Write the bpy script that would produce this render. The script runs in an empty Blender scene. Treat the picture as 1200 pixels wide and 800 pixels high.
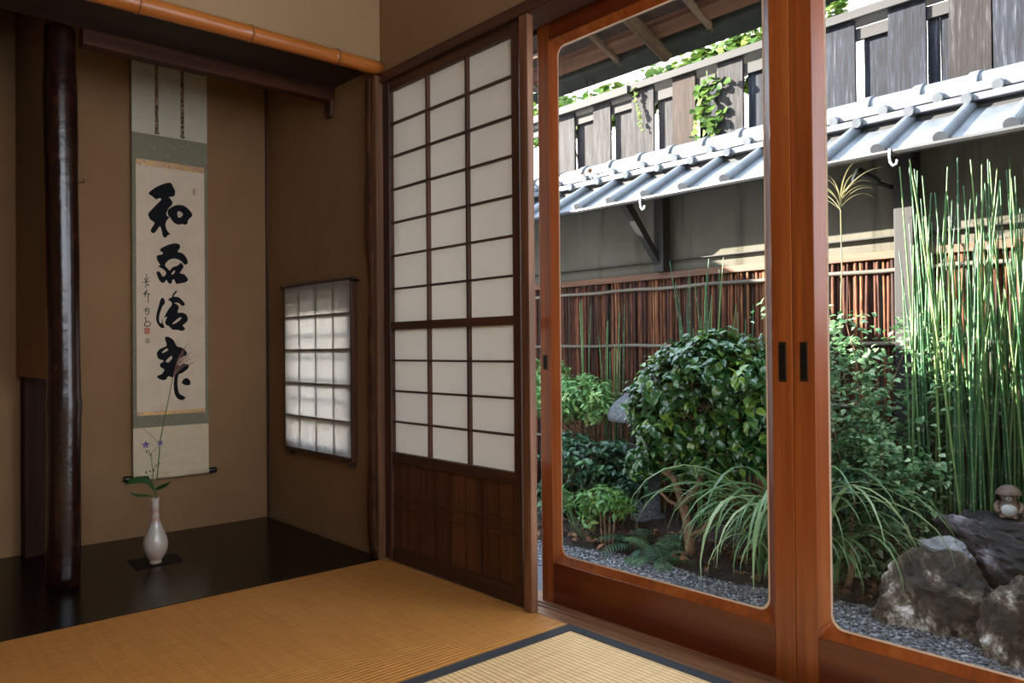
import bpy, bmesh, math, random
import numpy as np
from mathutils import Vector, Matrix, noise as mnoise
random.seed(7); RNG = np.random.default_rng(7)
SC = bpy.context.scene
COL = SC.collection
PI = math.pi

# ------------------------------------------------------------------ camera maths (image taken as 1200x800)
FPX, YAW, PITCH, ROLL = 914.99, 0.72706189, 0.00863219, -0.0089183
CAM = np.array([-1.58673611, -2.51657576, 0.78])
def _basis():
    cy, sy = math.cos(YAW), math.sin(YAW)
    F = np.array([sy, cy, 0]); R = np.array([cy, -sy, 0]); U = np.array([0, 0, 1.])
    F2 = F*math.cos(PITCH)+U*math.sin(PITCH); U2 = U*math.cos(PITCH)-F*math.sin(PITCH)
    return F2, R*math.cos(ROLL)+U2*math.sin(ROLL), U2*math.cos(ROLL)-R*math.sin(ROLL)
CF, CR, CU = _basis()
def at(px, py, ax, val):
    """measured photo point -> place in the room, on the plane where coordinate ax = val"""
    r = CF + CR*(px-600)/FPX - CU*(py-400)/FPX
    return CAM + r*((val-CAM[ax])/r[ax])

# ------------------------------------------------------------------ materials
MATS = {}
def nt(name):
    m = bpy.data.materials.new(name); m.use_nodes = True
    n = m.node_tree; b = n.nodes['Principled BSDF']
    return m, n, b
def node(n, t, **kw):
    x = n.nodes.new(t)
    for k, v in kw.items(): setattr(x, k, v)
    return x
def ramp(n, fac, stops):
    r = node(n, 'ShaderNodeValToRGB'); e = r.color_ramp.elements
    while len(e) < len(stops): e.new(0.5)
    for el, (p, c) in zip(e, stops):
        el.position = p; el.color = (*c, 1)
    n.links.new(fac, r.inputs[0]); return r
def coords(n, scale=(1, 1, 1), rot=(0, 0, 0)):
    tc = node(n, 'ShaderNodeTexCoord'); mp = node(n, 'ShaderNodeMapping')
    mp.inputs['Scale'].default_value = scale; mp.inputs['Rotation'].default_value = rot
    n.links.new(tc.outputs['Object'], mp.inputs[0]); return mp.outputs[0]
def noise(n, vec, scale=5, detail=4, rough=.55, dist=0):
    x = node(n, 'ShaderNodeTexNoise'); x.inputs['Scale'].default_value = scale
    x.inputs['Detail'].default_value = detail; x.inputs['Roughness'].default_value = rough
    x.inputs['Distortion'].default_value = dist
    n.links.new(vec, x.inputs['Vector']); return x.outputs['Fac']
def bump(n, b, h, strength=.3, dist=.01):
    x = node(n, 'ShaderNodeBump'); x.inputs['Strength'].default_value = strength
    x.inputs['Distance'].default_value = dist
    n.links.new(h, x.inputs['Height']); n.links.new(x.outputs[0], b.inputs['Normal'])
def srgb(r, g, b):
    f = lambda c: (c/255/12.92) if c/255 <= .04045 else ((c/255+.055)/1.055)**2.4
    return (f(r), f(g), f(b))
def plain(name, c, rough=.6, metal=0, spec=.5):
    m, n, b = nt(name); b.inputs['Base Color'].default_value = (*c, 1)
    b.inputs['Roughness'].default_value = rough; b.inputs['Metallic'].default_value = metal
    b.inputs['Specular IOR Level'].default_value = spec
    v = noise(n, coords(n), 60, 3); bump(n, b, v, .06, .002); return m
def wood(name, dark, mid, light, axis=2, rough=.45, fine=45, bstr=.15, coat=0, spec=.5):
    m, n, b = nt(name); s = [fine]*3; s[axis] = fine*.035
    v = coords(n, tuple(s)); f1 = noise(n, v, 1, 5, .6, .6)
    s2 = [7]*3; s2[axis] = .5; f2 = noise(n, coords(n, tuple(s2)), 1, 3)
    mx = node(n, 'ShaderNodeMath', operation='MULTIPLY_ADD'); n.links.new(f1, mx.inputs[0])
    mx.inputs[1].default_value = .6
    m2 = node(n, 'ShaderNodeMath', operation='MULTIPLY'); n.links.new(f2, m2.inputs[0]); m2.inputs[1].default_value = .4
    n.links.new(m2.outputs[0], mx.inputs[2])
    r = ramp(n, mx.outputs[0], [(.32, dark), (.5, mid), (.68, light)])
    n.links.new(r.outputs[0], b.inputs['Base Color']); b.inputs['Roughness'].default_value = rough
    b.inputs['Specular IOR Level'].default_value = spec
    b.inputs['Coat Weight'].default_value = coat; b.inputs['Coat Roughness'].default_value = .18
    bump(n, b, f1, bstr, .002); return m
def plaster(name, c1, c2, sand=400, stain=None, rough=.95):
    m, n, b = nt(name); v = coords(n)
    f = noise(n, v, 2.2, 6, .6); g = noise(n, v, sand, 2)
    r = ramp(n, f, [(.3, c1), (.7, c2)]); out = r.outputs[0]
    mx = node(n, 'ShaderNodeMix', data_type='RGBA', blend_type='MULTIPLY'); mx.inputs[0].default_value = .35
    rg = ramp(n, g, [(.3, (.55, .55, .55)), (.65, (1, 1, 1))])
    n.links.new(out, mx.inputs[6]); n.links.new(rg.outputs[0], mx.inputs[7]); out = mx.outputs[2]
    if stain:
        s = noise(n, coords(n, (9, 9, .9)), 1, 5, .65)
        rs = ramp(n, s, [(.52, (1, 1, 1)), (.72, stain)])
        m2 = node(n, 'ShaderNodeMix', data_type='RGBA', blend_type='MULTIPLY'); m2.inputs[0].default_value = 1
        n.links.new(out, m2.inputs[6]); n.links.new(rs.outputs[0], m2.inputs[7]); out = m2.outputs[2]
    n.links.new(out, b.inputs['Base Color']); b.inputs['Roughness'].default_value = rough
    b.inputs['Specular IOR Level'].default_value = .15
    bump(n, b, g, .25, .002); return m
def mottled(name, stops, scale=20, rough=.8, bs=.5, bd=.01, bscale=None, detail=6, spec=.4):
    m, n, b = nt(name); v = coords(n); f = noise(n, v, scale, detail, .62)
    r = ramp(n, f, stops); n.links.new(r.outputs[0], b.inputs['Base Color'])
    b.inputs['Roughness'].default_value = rough; b.inputs['Specular IOR Level'].default_value = spec
    g = noise(n, v, bscale or scale*2, 5); bump(n, b, g, bs, bd); return m
def leafmat(name, dark, mid, light, rough=.45, trans=.25, spec=.5):
    m, n, b = nt(name); a = node(n, 'ShaderNodeAttribute', attribute_name='tint')
    r = ramp(n, a.outputs['Fac'], [(0, dark), (.55, mid), (1, light)])
    n.links.new(r.outputs[0], b.inputs['Base Color']); b.inputs['Roughness'].default_value = rough
    b.inputs['Specular IOR Level'].default_value = spec
    t = node(n, 'ShaderNodeBsdfTranslucent'); n.links.new(r.outputs[0], t.inputs[0])
    mx = node(n, 'ShaderNodeMixShader'); mx.inputs[0].default_value = trans
    n.links.new(b.outputs[0], mx.inputs[1]); n.links.new(t.outputs[0], mx.inputs[2])
    n.links.new(mx.outputs[0], n.nodes['Material Output'].inputs['Surface']); return m

M = {}
M['wall'] = plaster('earthen_plaster', srgb(140,107,75), srgb(152,119,85))
M['wall_upper'] = plaster('fine_earthen_plaster', srgb(150,123,90), srgb(160,132,98))
M['ceil'] = wood('ceiling_wood', srgb(120,92,64), srgb(144,114,82), srgb(160,130,96), 1)
M['frame_v'] = wood('dark_cedar_upright', srgb(40,22,14), srgb(66,38,24), srgb(98,60,38), 2, .5)
M['frame_h'] = wood('dark_cedar_level', srgb(40,22,14), srgb(66,38,24), srgb(94,58,36), 1, .5)
M['frame_x'] = wood('dark_cedar_cross', srgb(40,22,14), srgb(66,38,24), srgb(94,58,36), 0, .5)
M['lintel'] = wood('dark_lintel_wood', srgb(38,18,10), srgb(60,31,18), srgb(82,46,28), 0, .6, 45, .15, 0, .2)
M['dull_pillar'] = wood('dull_dark_pillar', srgb(30,14,8), srgb(44,22,13), srgb(60,32,19), 2, .7, 45, .15, 0, .15)
M['panel'] = wood('cedar_panel', srgb(46,25,14), srgb(80,45,26), srgb(112,68,40), 2, .45, 30)
M['pillar'] = wood('old_pillar_wood', srgb(58,34,22), srgb(112,72,46), srgb(160,112,76), 2, .55, 60)
M['door_v'] = wood('varnished_door_upright', srgb(104,46,14), srgb(142,70,26), srgb(168,92,40), 2, .3, 40, .06, .4)
M['door_h'] = wood('varnished_door_level', srgb(78,28,8), srgb(104,42,13), srgb(126,56,20), 1, .3, 40, .06, .35)
M['sill'] = wood('sill_wood', srgb(70,42,26), srgb(120,80,52), srgb(160,116,80), 1, .4)
M['soffit'] = wood('dark_soffit_board', srgb(30,20,14), srgb(44,30,20), srgb(58,40,28), 0, .6)
M['lacquer'] = wood('dark_alcove_board', srgb(15,9,6), srgb(22,14,9), srgb(30,19,13), 0, .22, 20, .03, 0, .2)
M['blacklacquer'] = plain('black_lacquer', srgb(14,12,12), .25)
M['matt_black'] = plain('matt_black_board', srgb(9,8,8), .6, spec=.15)
M['bamboo'] = wood('smoked_bamboo', srgb(118,60,20), srgb(160,90,34), srgb(186,116,52), 0, .34, 40, .05, .15)
M['bamboo_node'] = plain('bamboo_node', srgb(92,54,26), .45)
M['log'] = mottled('polished_bark_log', [(.3, srgb(12,5,4)), (.55, srgb(32,13,9)), (.75, srgb(66,32,19))], 22, .2, .35, .004, 30, spec=.6)
M['bark'] = mottled('rough_bark', [(.3, srgb(40,23,14)), (.55, srgb(86,54,34)), (.75, srgb(124,82,52))], 14, .6, .6, .008)
M['planed'] = wood('planed_edge_wood', srgb(56,34,20), srgb(98,64,40), srgb(128,90,58), 2, .5, 40)
M['iron'] = plain('dark_iron', srgb(26,24,22), .5, .6)
M['brass'] = plain('aged_brass', srgb(70,54,34), .4, .8)
M['heri'] = plain('dark_cloth_border', srgb(46,48,52), .85)
M['rod'] = plain('black_roller', srgb(16,14,14), .3)

def tatami(ax, c1, c2, c3):
    m, n, b = nt('woven_rush'); v = coords(n)
    w = node(n, 'ShaderNodeTexWave', wave_type='BANDS', bands_direction=ax); w.inputs['Scale'].default_value = 21
    w.inputs['Distortion'].default_value = .25; w.inputs['Detail'].default_value = 2; w.inputs['Detail Scale'].default_value = 3
    n.links.new(v, w.inputs['Vector'])
    f = noise(n, coords(n, (260, 9, 9) if ax == 'X' else (9, 260, 9)), 1, 4, .6); g = noise(n, coords(n, (3, 60, 3) if ax == 'X' else (60, 3, 3)), 1, 3)
    r = ramp(n, f, [(.3, c1), (.55, c2), (.75, c3)])
    mx = node(n, 'ShaderNodeMix', data_type='RGBA', blend_type='MULTIPLY'); mx.inputs[0].default_value = .8
    rw = ramp(n, w.outputs['Fac'], [(0, (.72, .65, .58) if ax == 'Y' else (.52, .44, .36)), (.45, (1, 1, 1))])
    n.links.new(r.outputs[0], mx.inputs[6]); n.links.new(rw.outputs[0], mx.inputs[7])
    m2 = node(n, 'ShaderNodeMix', data_type='RGBA', blend_type='MULTIPLY'); m2.inputs[0].default_value = .6
    rg = ramp(n, g, [(.35, (.78, .74, .7)), (.6, (1, 1, 1))])
    n.links.new(mx.outputs[2], m2.inputs[6]); n.links.new(rg.outputs[0], m2.inputs[7])
    n.links.new(m2.outputs[2], b.inputs['Base Color']); b.inputs['Roughness'].default_value = .6
    b.inputs['Specular IOR Level'].default_value = .35
    bump(n, b, w.outputs['Fac'], .5, .003); return m
M['tatami_x'] = tatami('Y', srgb(178,114,50), srgb(200,136,66), srgb(212,152,82)); M['tatami'] = tatami('X', srgb(224,186,132), srgb(238,202,148), srgb(246,214,166))  # near mat's rush is paler, its sheen put into the colour

def paper(name, c, tr):
    m, n, b = nt(name); v = coords(n); f = noise(n, v, 140, 4)
    r = ramp(n, f, [(.3, tuple(x*.93 for x in c)), (.7, c)])
    d = node(n, 'ShaderNodeBsdfDiffuse'); t = node(n, 'ShaderNodeBsdfTranslucent'); mx = node(n, 'ShaderNodeMixShader')
    n.links.new(r.outputs[0], d.inputs[0]); n.links.new(r.outputs[0], t.inputs[0]); mx.inputs[0].default_value = tr
    n.links.new(d.outputs[0], mx.inputs[1]); n.links.new(t.outputs[0], mx.inputs[2])
    n.links.new(mx.outputs[0], n.nodes['Material Output'].inputs['Surface']); return m
M['shoji'] = paper('shoji_paper', (.76,.69,.60), .28)
M['shoji_thin'] = paper('thin_shoji_paper', (.97,.89,.80), .9)

def glass():
    m, n, b = nt('window_glass'); n.nodes.remove(b)
    t = node(n, 'ShaderNodeBsdfTransparent'); t.inputs[0].default_value = (.98, .985, .98, 1)
    g = node(n, 'ShaderNodeBsdfGlossy'); g.inputs['Roughness'].default_value = 0.02
    lw = node(n, 'ShaderNodeLayerWeight'); pw = node(n, 'ShaderNodeMath', operation='POWER'); pw.inputs[1].default_value = 4
    n.links.new(lw.outputs['Facing'], pw.inputs[0])
    fr = node(n, 'ShaderNodeMath', operation='MULTIPLY_ADD'); n.links.new(pw.outputs[0], fr.inputs[0]); fr.inputs[1].default_value = .9; fr.inputs[2].default_value = .015
    mx = node(n, 'ShaderNodeMixShader'); n.links.new(fr.outputs[0], mx.inputs[0])
    n.links.new(t.outputs[0], mx.inputs[1]); n.links.new(g.outputs[0], mx.inputs[2])
    n.links.new(mx.outputs[0], n.nodes['Material Output'].inputs['Surface']); return m
M['glass'] = glass()
M['bead'] = plain('pale_glazing_bead', srgb(232,206,184), .35)

# scroll cloths
def cloth(name, c1, c2, c3, scale=90):
    m, n, b = nt(name); v = coords(n); f = noise(n, v, scale, 3)
    vo = node(n, 'ShaderNodeTexVoronoi'); vo.inputs['Scale'].default_value = 42; n.links.new(v, vo.inputs['Vector'])
    r = ramp(n, f, [(.3, c1), (.7, c2)]); rr = ramp(n, vo.outputs['Distance'], [(.12, (1, 1, 1)), (.3, (0, 0, 0))])
    mx = node(n, 'ShaderNodeMix', data_type='RGBA'); n.links.new(rr.outputs[0], mx.inputs[0])
    n.links.new(r.outputs[0], mx.inputs[6]); mx.inputs[7].default_value = (*c3, 1)
    n.links.new(mx.outputs[2], b.inputs['Base Color']); b.inputs['Roughness'].default_value = .8
    return m
M['green_cloth'] = cloth('green_brocade', srgb(116,112,90), srgb(130,126,104), srgb(140,136,112))
M['pale_cloth'] = mottled('pale_silk', [(.3, srgb(186,180,158)), (.7, srgb(198,192,170))], 40, .8, .05, .001)
M['cream_cloth'] = mottled('cream_silk', [(.3, srgb(202,184,152)), (.7, srgb(214,197,165))], 30, .8, .05, .001)
M['washi'] = mottled('calligraphy_paper', [(.3, srgb(206,186,162)), (.7, srgb(218,200,176))], 14, .85, .05, .001)
M['ink'] = plain('black_ink', srgb(16,17,22), .75, spec=.2)
M['seal'] = plain('red_seal_ink', srgb(188,120,98), .8)
M['seal_faint'] = plain('faded_seal_ink', srgb(168,150,130), .8)
M['ribbon'] = mottled('patterned_ribbon', [(.42, srgb(62,46,38)), (.52, srgb(110,86,60)), (.62, srgb(190,156,100))], 160, .6, .05, .001)
def goldcloth():
    m, n, b = nt('gold_brocade'); v = coords(n); f = noise(n, v, 130, 3, .6, 1.2)
    r = ramp(n, f, [(.45, srgb(164,134,116)), (.55, srgb(214,170,104))]); n.links.new(r.outputs[0], b.inputs['Base Color'])
    rm = ramp(n, f, [(.48, (0, 0, 0)), (.54, (1, 1, 1))]); n.links.new(rm.outputs[0], b.inputs['Metallic'])
    b.inputs['Roughness'].default_value = .38; bump(n, b, f, .4, .002); return m
M['gold'] = goldcloth()
def vasemat():
    m, n, b = nt('pale_crackle_glaze'); tc = node(n, 'ShaderNodeTexCoord'); sx = node(n, 'ShaderNodeSeparateXYZ')
    n.links.new(tc.outputs['Object'], sx.inputs[0])
    f = noise(n, coords(n), 45, 4)
    a = node(n, 'ShaderNodeMath', operation='MULTIPLY_ADD'); n.links.new(f, a.inputs[0]); a.inputs[1].default_value = .05
    n.links.new(sx.outputs['Z'], a.inputs[2])
    r = ramp(n, a.outputs[0], [(.05, srgb(196,168,146)), (.10, srgb(206,190,174)), (.17, srgb(200,192,182)), (.185, srgb(186,140,122)), (.2, srgb(204,186,172)), (.215, srgb(190,146,128)), (.235, srgb(212,198,184))])
    n.links.new(r.outputs[0], b.inputs['Base Color']); b.inputs['Roughness'].default_value = .22
    b.inputs['Coat Weight'].default_value = .3; return m
M['vase'] = vasemat()
# outdoors
M['plaster_out'] = plaster('weathered_plaster', srgb(150,146,128), srgb(176,172,156), 160, (.45,.42,.36))
M['tile'] = mottled('silver_clay_tile', [(.3, srgb(120,128,138)), (.6, srgb(150,158,168)), (.8, srgb(172,178,184))], 9, .42, .15, .004, 30, spec=.6)
M['gutter'] = mottled('grey_gutter_metal', [(.3, srgb(96,98,100)), (.7, srgb(132,134,136))], 14, .45, .1, .002)
M['hookpaint'] = plain('white_hook_paint', srgb(190,194,196), .4)
def twig():
    m, n, b = nt('brushwood_bark'); a = node(n, 'ShaderNodeAttribute', attribute_name='tint')
    f = noise(n, coords(n, (60, 60, 9)), 1, 5, .65)
    ad = node(n, 'ShaderNodeMath', operation='MULTIPLY_ADD'); n.links.new(a.outputs['Fac'], ad.inputs[0]); ad.inputs[1].default_value = .45
    ml = node(n, 'ShaderNodeMath', operation='MULTIPLY'); n.links.new(f, ml.inputs[0]); ml.inputs[1].default_value = .7
    n.links.new(ml.outputs[0], ad.inputs[2])
    r = ramp(n, ad.outputs[0], [(.3, srgb(44,26,22)), (.52, srgb(80,48,38)), (.7, srgb(126,74,48)), (.86, srgb(172,116,78))])
    n.links.new(r.outputs[0], b.inputs['Base Color']); b.inputs['Roughness'].default_value = .8
    b.inputs['Specular IOR Level'].default_value = .25; bump(n, b, f, .5, .004); return m
M['twig'] = twig()
M['fence_beam'] = wood('brown_fence_beam', srgb(82,50,32), srgb(120,78,52), srgb(150,104,74), 1, .7)
M['fence_rail'] = wood('weathered_bamboo_rail', srgb(70,64,56), srgb(104,96,84), srgb(136,126,110), 1, .7)
M['post_dark'] = wood('charred_post', srgb(24,20,20), srgb(38,32,30), srgb(58,48,44), 2, .7)
def plankmat(name, a, b_, c, d):
    m, n, b = nt(name); f = noise(n, coords(n, (22, 22, 1.8)), 1, 6, .75, .5); g = noise(n, coords(n, (80, 80, 5)), 1, 4, .75)
    b.inputs['Specular IOR Level'].default_value = .2
    mu = node(n, 'ShaderNodeMath', operation='MULTIPLY_ADD'); n.links.new(g, mu.inputs[0]); mu.inputs[1].default_value = .5
    m2 = node(n, 'ShaderNodeMath', operation='MULTIPLY'); n.links.new(f, m2.inputs[0]); m2.inputs[1].default_value = .5
    n.links.new(m2.outputs[0], mu.inputs[2])
    r = ramp(n, mu.outputs[0], [(.36, a), (.46, b_), (.55, c), (.66, d)]); n.links.new(r.outputs[0], b.inputs['Base Color'])
    b.inputs['Roughness'].default_value = .75; bump(n, b, g, .4, .004); return m
M['plank_grey'] = plankmat('weathered_grey_plank', srgb(54,50,52), srgb(112,106,108), srgb(160,154,156), srgb(224,222,224))
M['plank_brown'] = plankmat('weathered_brown_plank', srgb(64,46,38), srgb(112,84,68), srgb(144,116,98), srgb(184,166,152))
M['plank_blue'] = plankmat('blue_black_plank', srgb(24,26,36), srgb(54,62,84), srgb(98,110,138), srgb(214,220,232))  # dark blue-black boards with pale streaks
M['plank_dark'] = plankmat('dark_brown_plank', srgb(34,28,30), srgb(72,60,62), srgb(108,94,96), srgb(214,208,210))
M['cap'] = wood('grey_cap_beam', srgb(66,60,58), srgb(96,90,88), srgb(132,126,122), 1, .75)
M['white_wall'] = plaster('white_render', srgb(226,226,222), srgb(236,236,232))
M['eave_board'] = wood('eave_boards', srgb(42,28,18), srgb(74,50,32), srgb(100,70,46), 0, .7, 30)
M['eave_wood'] = wood('eave_batten', srgb(96,76,58), srgb(132,108,84), srgb(160,138,110), 0, .7)
M['eave_fascia'] = mottled('dull_copper_fascia', [(.3, srgb(40,46,42)), (.7, srgb(66,74,66))], 12, .6, .1, .003)
M['eave_log'] = wood('rafter_log', srgb(76,56,40), srgb(112,86,62), srgb(146,116,86), 0, .7)
M['soil'] = mottled('dark_garden_soil', [(.3, srgb(26,18,14)), (.55, srgb(46,33,26)), (.75, srgb(76,56,42))], 18, .95, .9, .02, 45)
def pebblemat():
    m, n, b = nt('grey_gravel'); a = node(n, 'ShaderNodeAttribute', attribute_name='tint')
    r = ramp(n, a.outputs['Fac'], [(0, srgb(58,58,62)), (.35, srgb(98,100,106)), (.75, srgb(140,142,150)), (1, srgb(196,196,198))])
    n.links.new(r.outputs[0], b.inputs['Base Color']); b.inputs['Roughness'].default_value = .7; return m
M['pebble'] = pebblemat()
M['gravel_base'] = mottled('gravel_bed', [(.3, srgb(70,70,72)), (.5, srgb(120,120,124)), (.7, srgb(170,170,174))], 110, .9, .8, .01)
M['granite'] = mottled('speckled_granite', [(.35, srgb(74,78,84)), (.5, srgb(116,120,126)), (.65, srgb(158,162,168))], 70, .85, .5, .006)
def rockmat(name, stops, sc):
    m, n, b = nt(name); v = coords(n); f = noise(n, v, sc, 9, .72, .25); g = noise(n, v, sc*3, 9, .75, .2)
    r = ramp(n, f, stops); n.links.new(r.outputs[0], b.inputs['Base Color'])
    b.inputs['Roughness'].default_value = .7; bump(n, b, g, .9, .02); return m
M['rock'] = rockmat('brown_white_rock', [(.40, srgb(28,21,15)), (.50, srgb(60,46,34)), (.545, srgb(124,110,94)), (.60, srgb(220,216,210))], 3.4)
M['rock_pale'] = rockmat('pale_rock', [(.3, srgb(84,82,82)), (.5, srgb(160,160,164)), (.7, srgb(214,214,216))], 6)
M['rock_dark'] = rockmat('dark_purplish_rock', [(.40, srgb(24,21,24)), (.50, srgb(54,49,54)), (.57, srgb(108,100,108)), (.66, srgb(180,174,180))], 4)
M['stem_wood'] = mottled('smooth_brown_bark', [(.3, srgb(90,66,46)), (.6, srgb(142,110,80)), (.8, srgb(168,138,106))], 30, .8, .4, .004)
M['stem_green'] = plain('green_stem', srgb(70,92,48), .6)
M['camellia'] = leafmat('glossy_evergreen_leaf', srgb(28,62,34), srgb(66,116,54), srgb(150,184,74), .25, .18, .8)
M['leaf_light'] = leafmat('light_green_leaf', srgb(64,108,60), srgb(104,152,84), srgb(168,196,120), .45, .25)
M['leaf_dark'] = leafmat('dark_green_leaf', srgb(26,56,40), srgb(52,96,62), srgb(96,140,86), .35, .2)
M['leaf_nandina'] = leafmat('nandina_leaf', srgb(50,96,48), srgb(92,142,64), srgb(156,184,86), .4, .25)
M['leaf_hagi'] = leafmat('soft_small_leaf', srgb(44,80,50), srgb(92,134,84), srgb(190,214,170), .5, .3)
M['fern'] = leafmat('fern_leaf', srgb(36,76,58), srgb(60,112,78), srgb(110,152,92), .5, .3)
M['grass'] = leafmat('grass_blade', srgb(66,104,58), srgb(116,154,92), srgb(190,206,150), .4, .3)
M['ivy'] = leafmat('ivy_leaf', srgb(70,120,40), srgb(118,168,62), srgb(184,210,104), .55, .3, .2)
M['dry'] = leafmat('dry_leaf', srgb(82,50,34), srgb(128,84,56), srgb(170,126,86), .7, .2)
M['plume'] = leafmat('straw_plume', srgb(140,134,92), srgb(186,178,130), srgb(222,214,170), .6, .3)
M['red_plume'] = plain('reddish_grass_plume', srgb(120,88,78), .7)
M['petal'] = plain('violet_petal', srgb(104,80,140), .6)
M['vase_leaf'] = plain('deep_green_leaf', srgb(34,70,30), .4)
def horsetail():
    m, n, b = nt('horsetail_stem'); a = node(n, 'ShaderNodeAttribute', attribute_name='tint')
    oi = node(n, 'ShaderNodeObjectInfo')
    r0 = ramp(n, oi.outputs['Random'], [(0, srgb(28,70,42)), (.5, srgb(46,92,50)), (1, srgb(98,128,66))])
    r = ramp(n, a.outputs['Fac'], [(0, (0, 0, 0)), (1, (1, 1, 1))])
    mx = node(n, 'ShaderNodeMix', data_type='RGBA'); n.links.new(r.outputs[0], mx.inputs[0]); n.links.new(r0.outputs[0], mx.inputs[6])
    mx.inputs[7].default_value = (*srgb(120,132,100), 1)
    n.links.new(mx.outputs[2], b.inputs['Base Color']); b.inputs['Roughness'].default_value = .45; return m
M['horsetail'] = horsetail()
M['tan_white'] = plain('white_ceramic_belly', srgb(214,216,214), .3)
M['tan_brown'] = mottled('brown_ceramic', [(.3, srgb(84,66,56)), (.7, srgb(126,104,90))], 60, .5, .2, .002)
M['tan_hat'] = mottled('straw_hat_ceramic', [(.3, srgb(112,92,84)), (.7, srgb(150,128,118))], 60, .6, .3, .002)
M['lens'] = plain('frosted_lamp_glass', srgb(206,212,218), .25)

def tone(k, *names):
    for q in names:
        for x in MATS_OF(q):
            if x.type == 'VALTORGB':
                for e in x.color_ramp.elements: e.color = [c*k for c in e.color[:3]]+[1]
                break
        else:
            b = M[q].node_tree.nodes['Principled BSDF'].inputs['Base Color']; b.default_value = [c*k for c in b.default_value[:3]]+[1]
def MATS_OF(q): return sorted(M[q].node_tree.nodes, key=lambda x: x.name)
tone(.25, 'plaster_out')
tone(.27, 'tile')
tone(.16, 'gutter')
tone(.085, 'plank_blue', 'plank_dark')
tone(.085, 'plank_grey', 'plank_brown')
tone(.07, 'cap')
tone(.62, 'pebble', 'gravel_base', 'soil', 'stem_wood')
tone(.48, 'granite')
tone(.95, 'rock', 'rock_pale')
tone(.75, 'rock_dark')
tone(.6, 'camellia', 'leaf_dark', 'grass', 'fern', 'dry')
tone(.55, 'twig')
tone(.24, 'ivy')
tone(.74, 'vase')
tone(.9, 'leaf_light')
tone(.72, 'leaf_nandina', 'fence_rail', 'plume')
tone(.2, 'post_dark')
tone(.5, 'eave_board', 'eave_fascia')
tone(.6, 'eave_wood', 'eave_log', 'tan_white', 'tan_hat', 'fence_beam')

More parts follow.
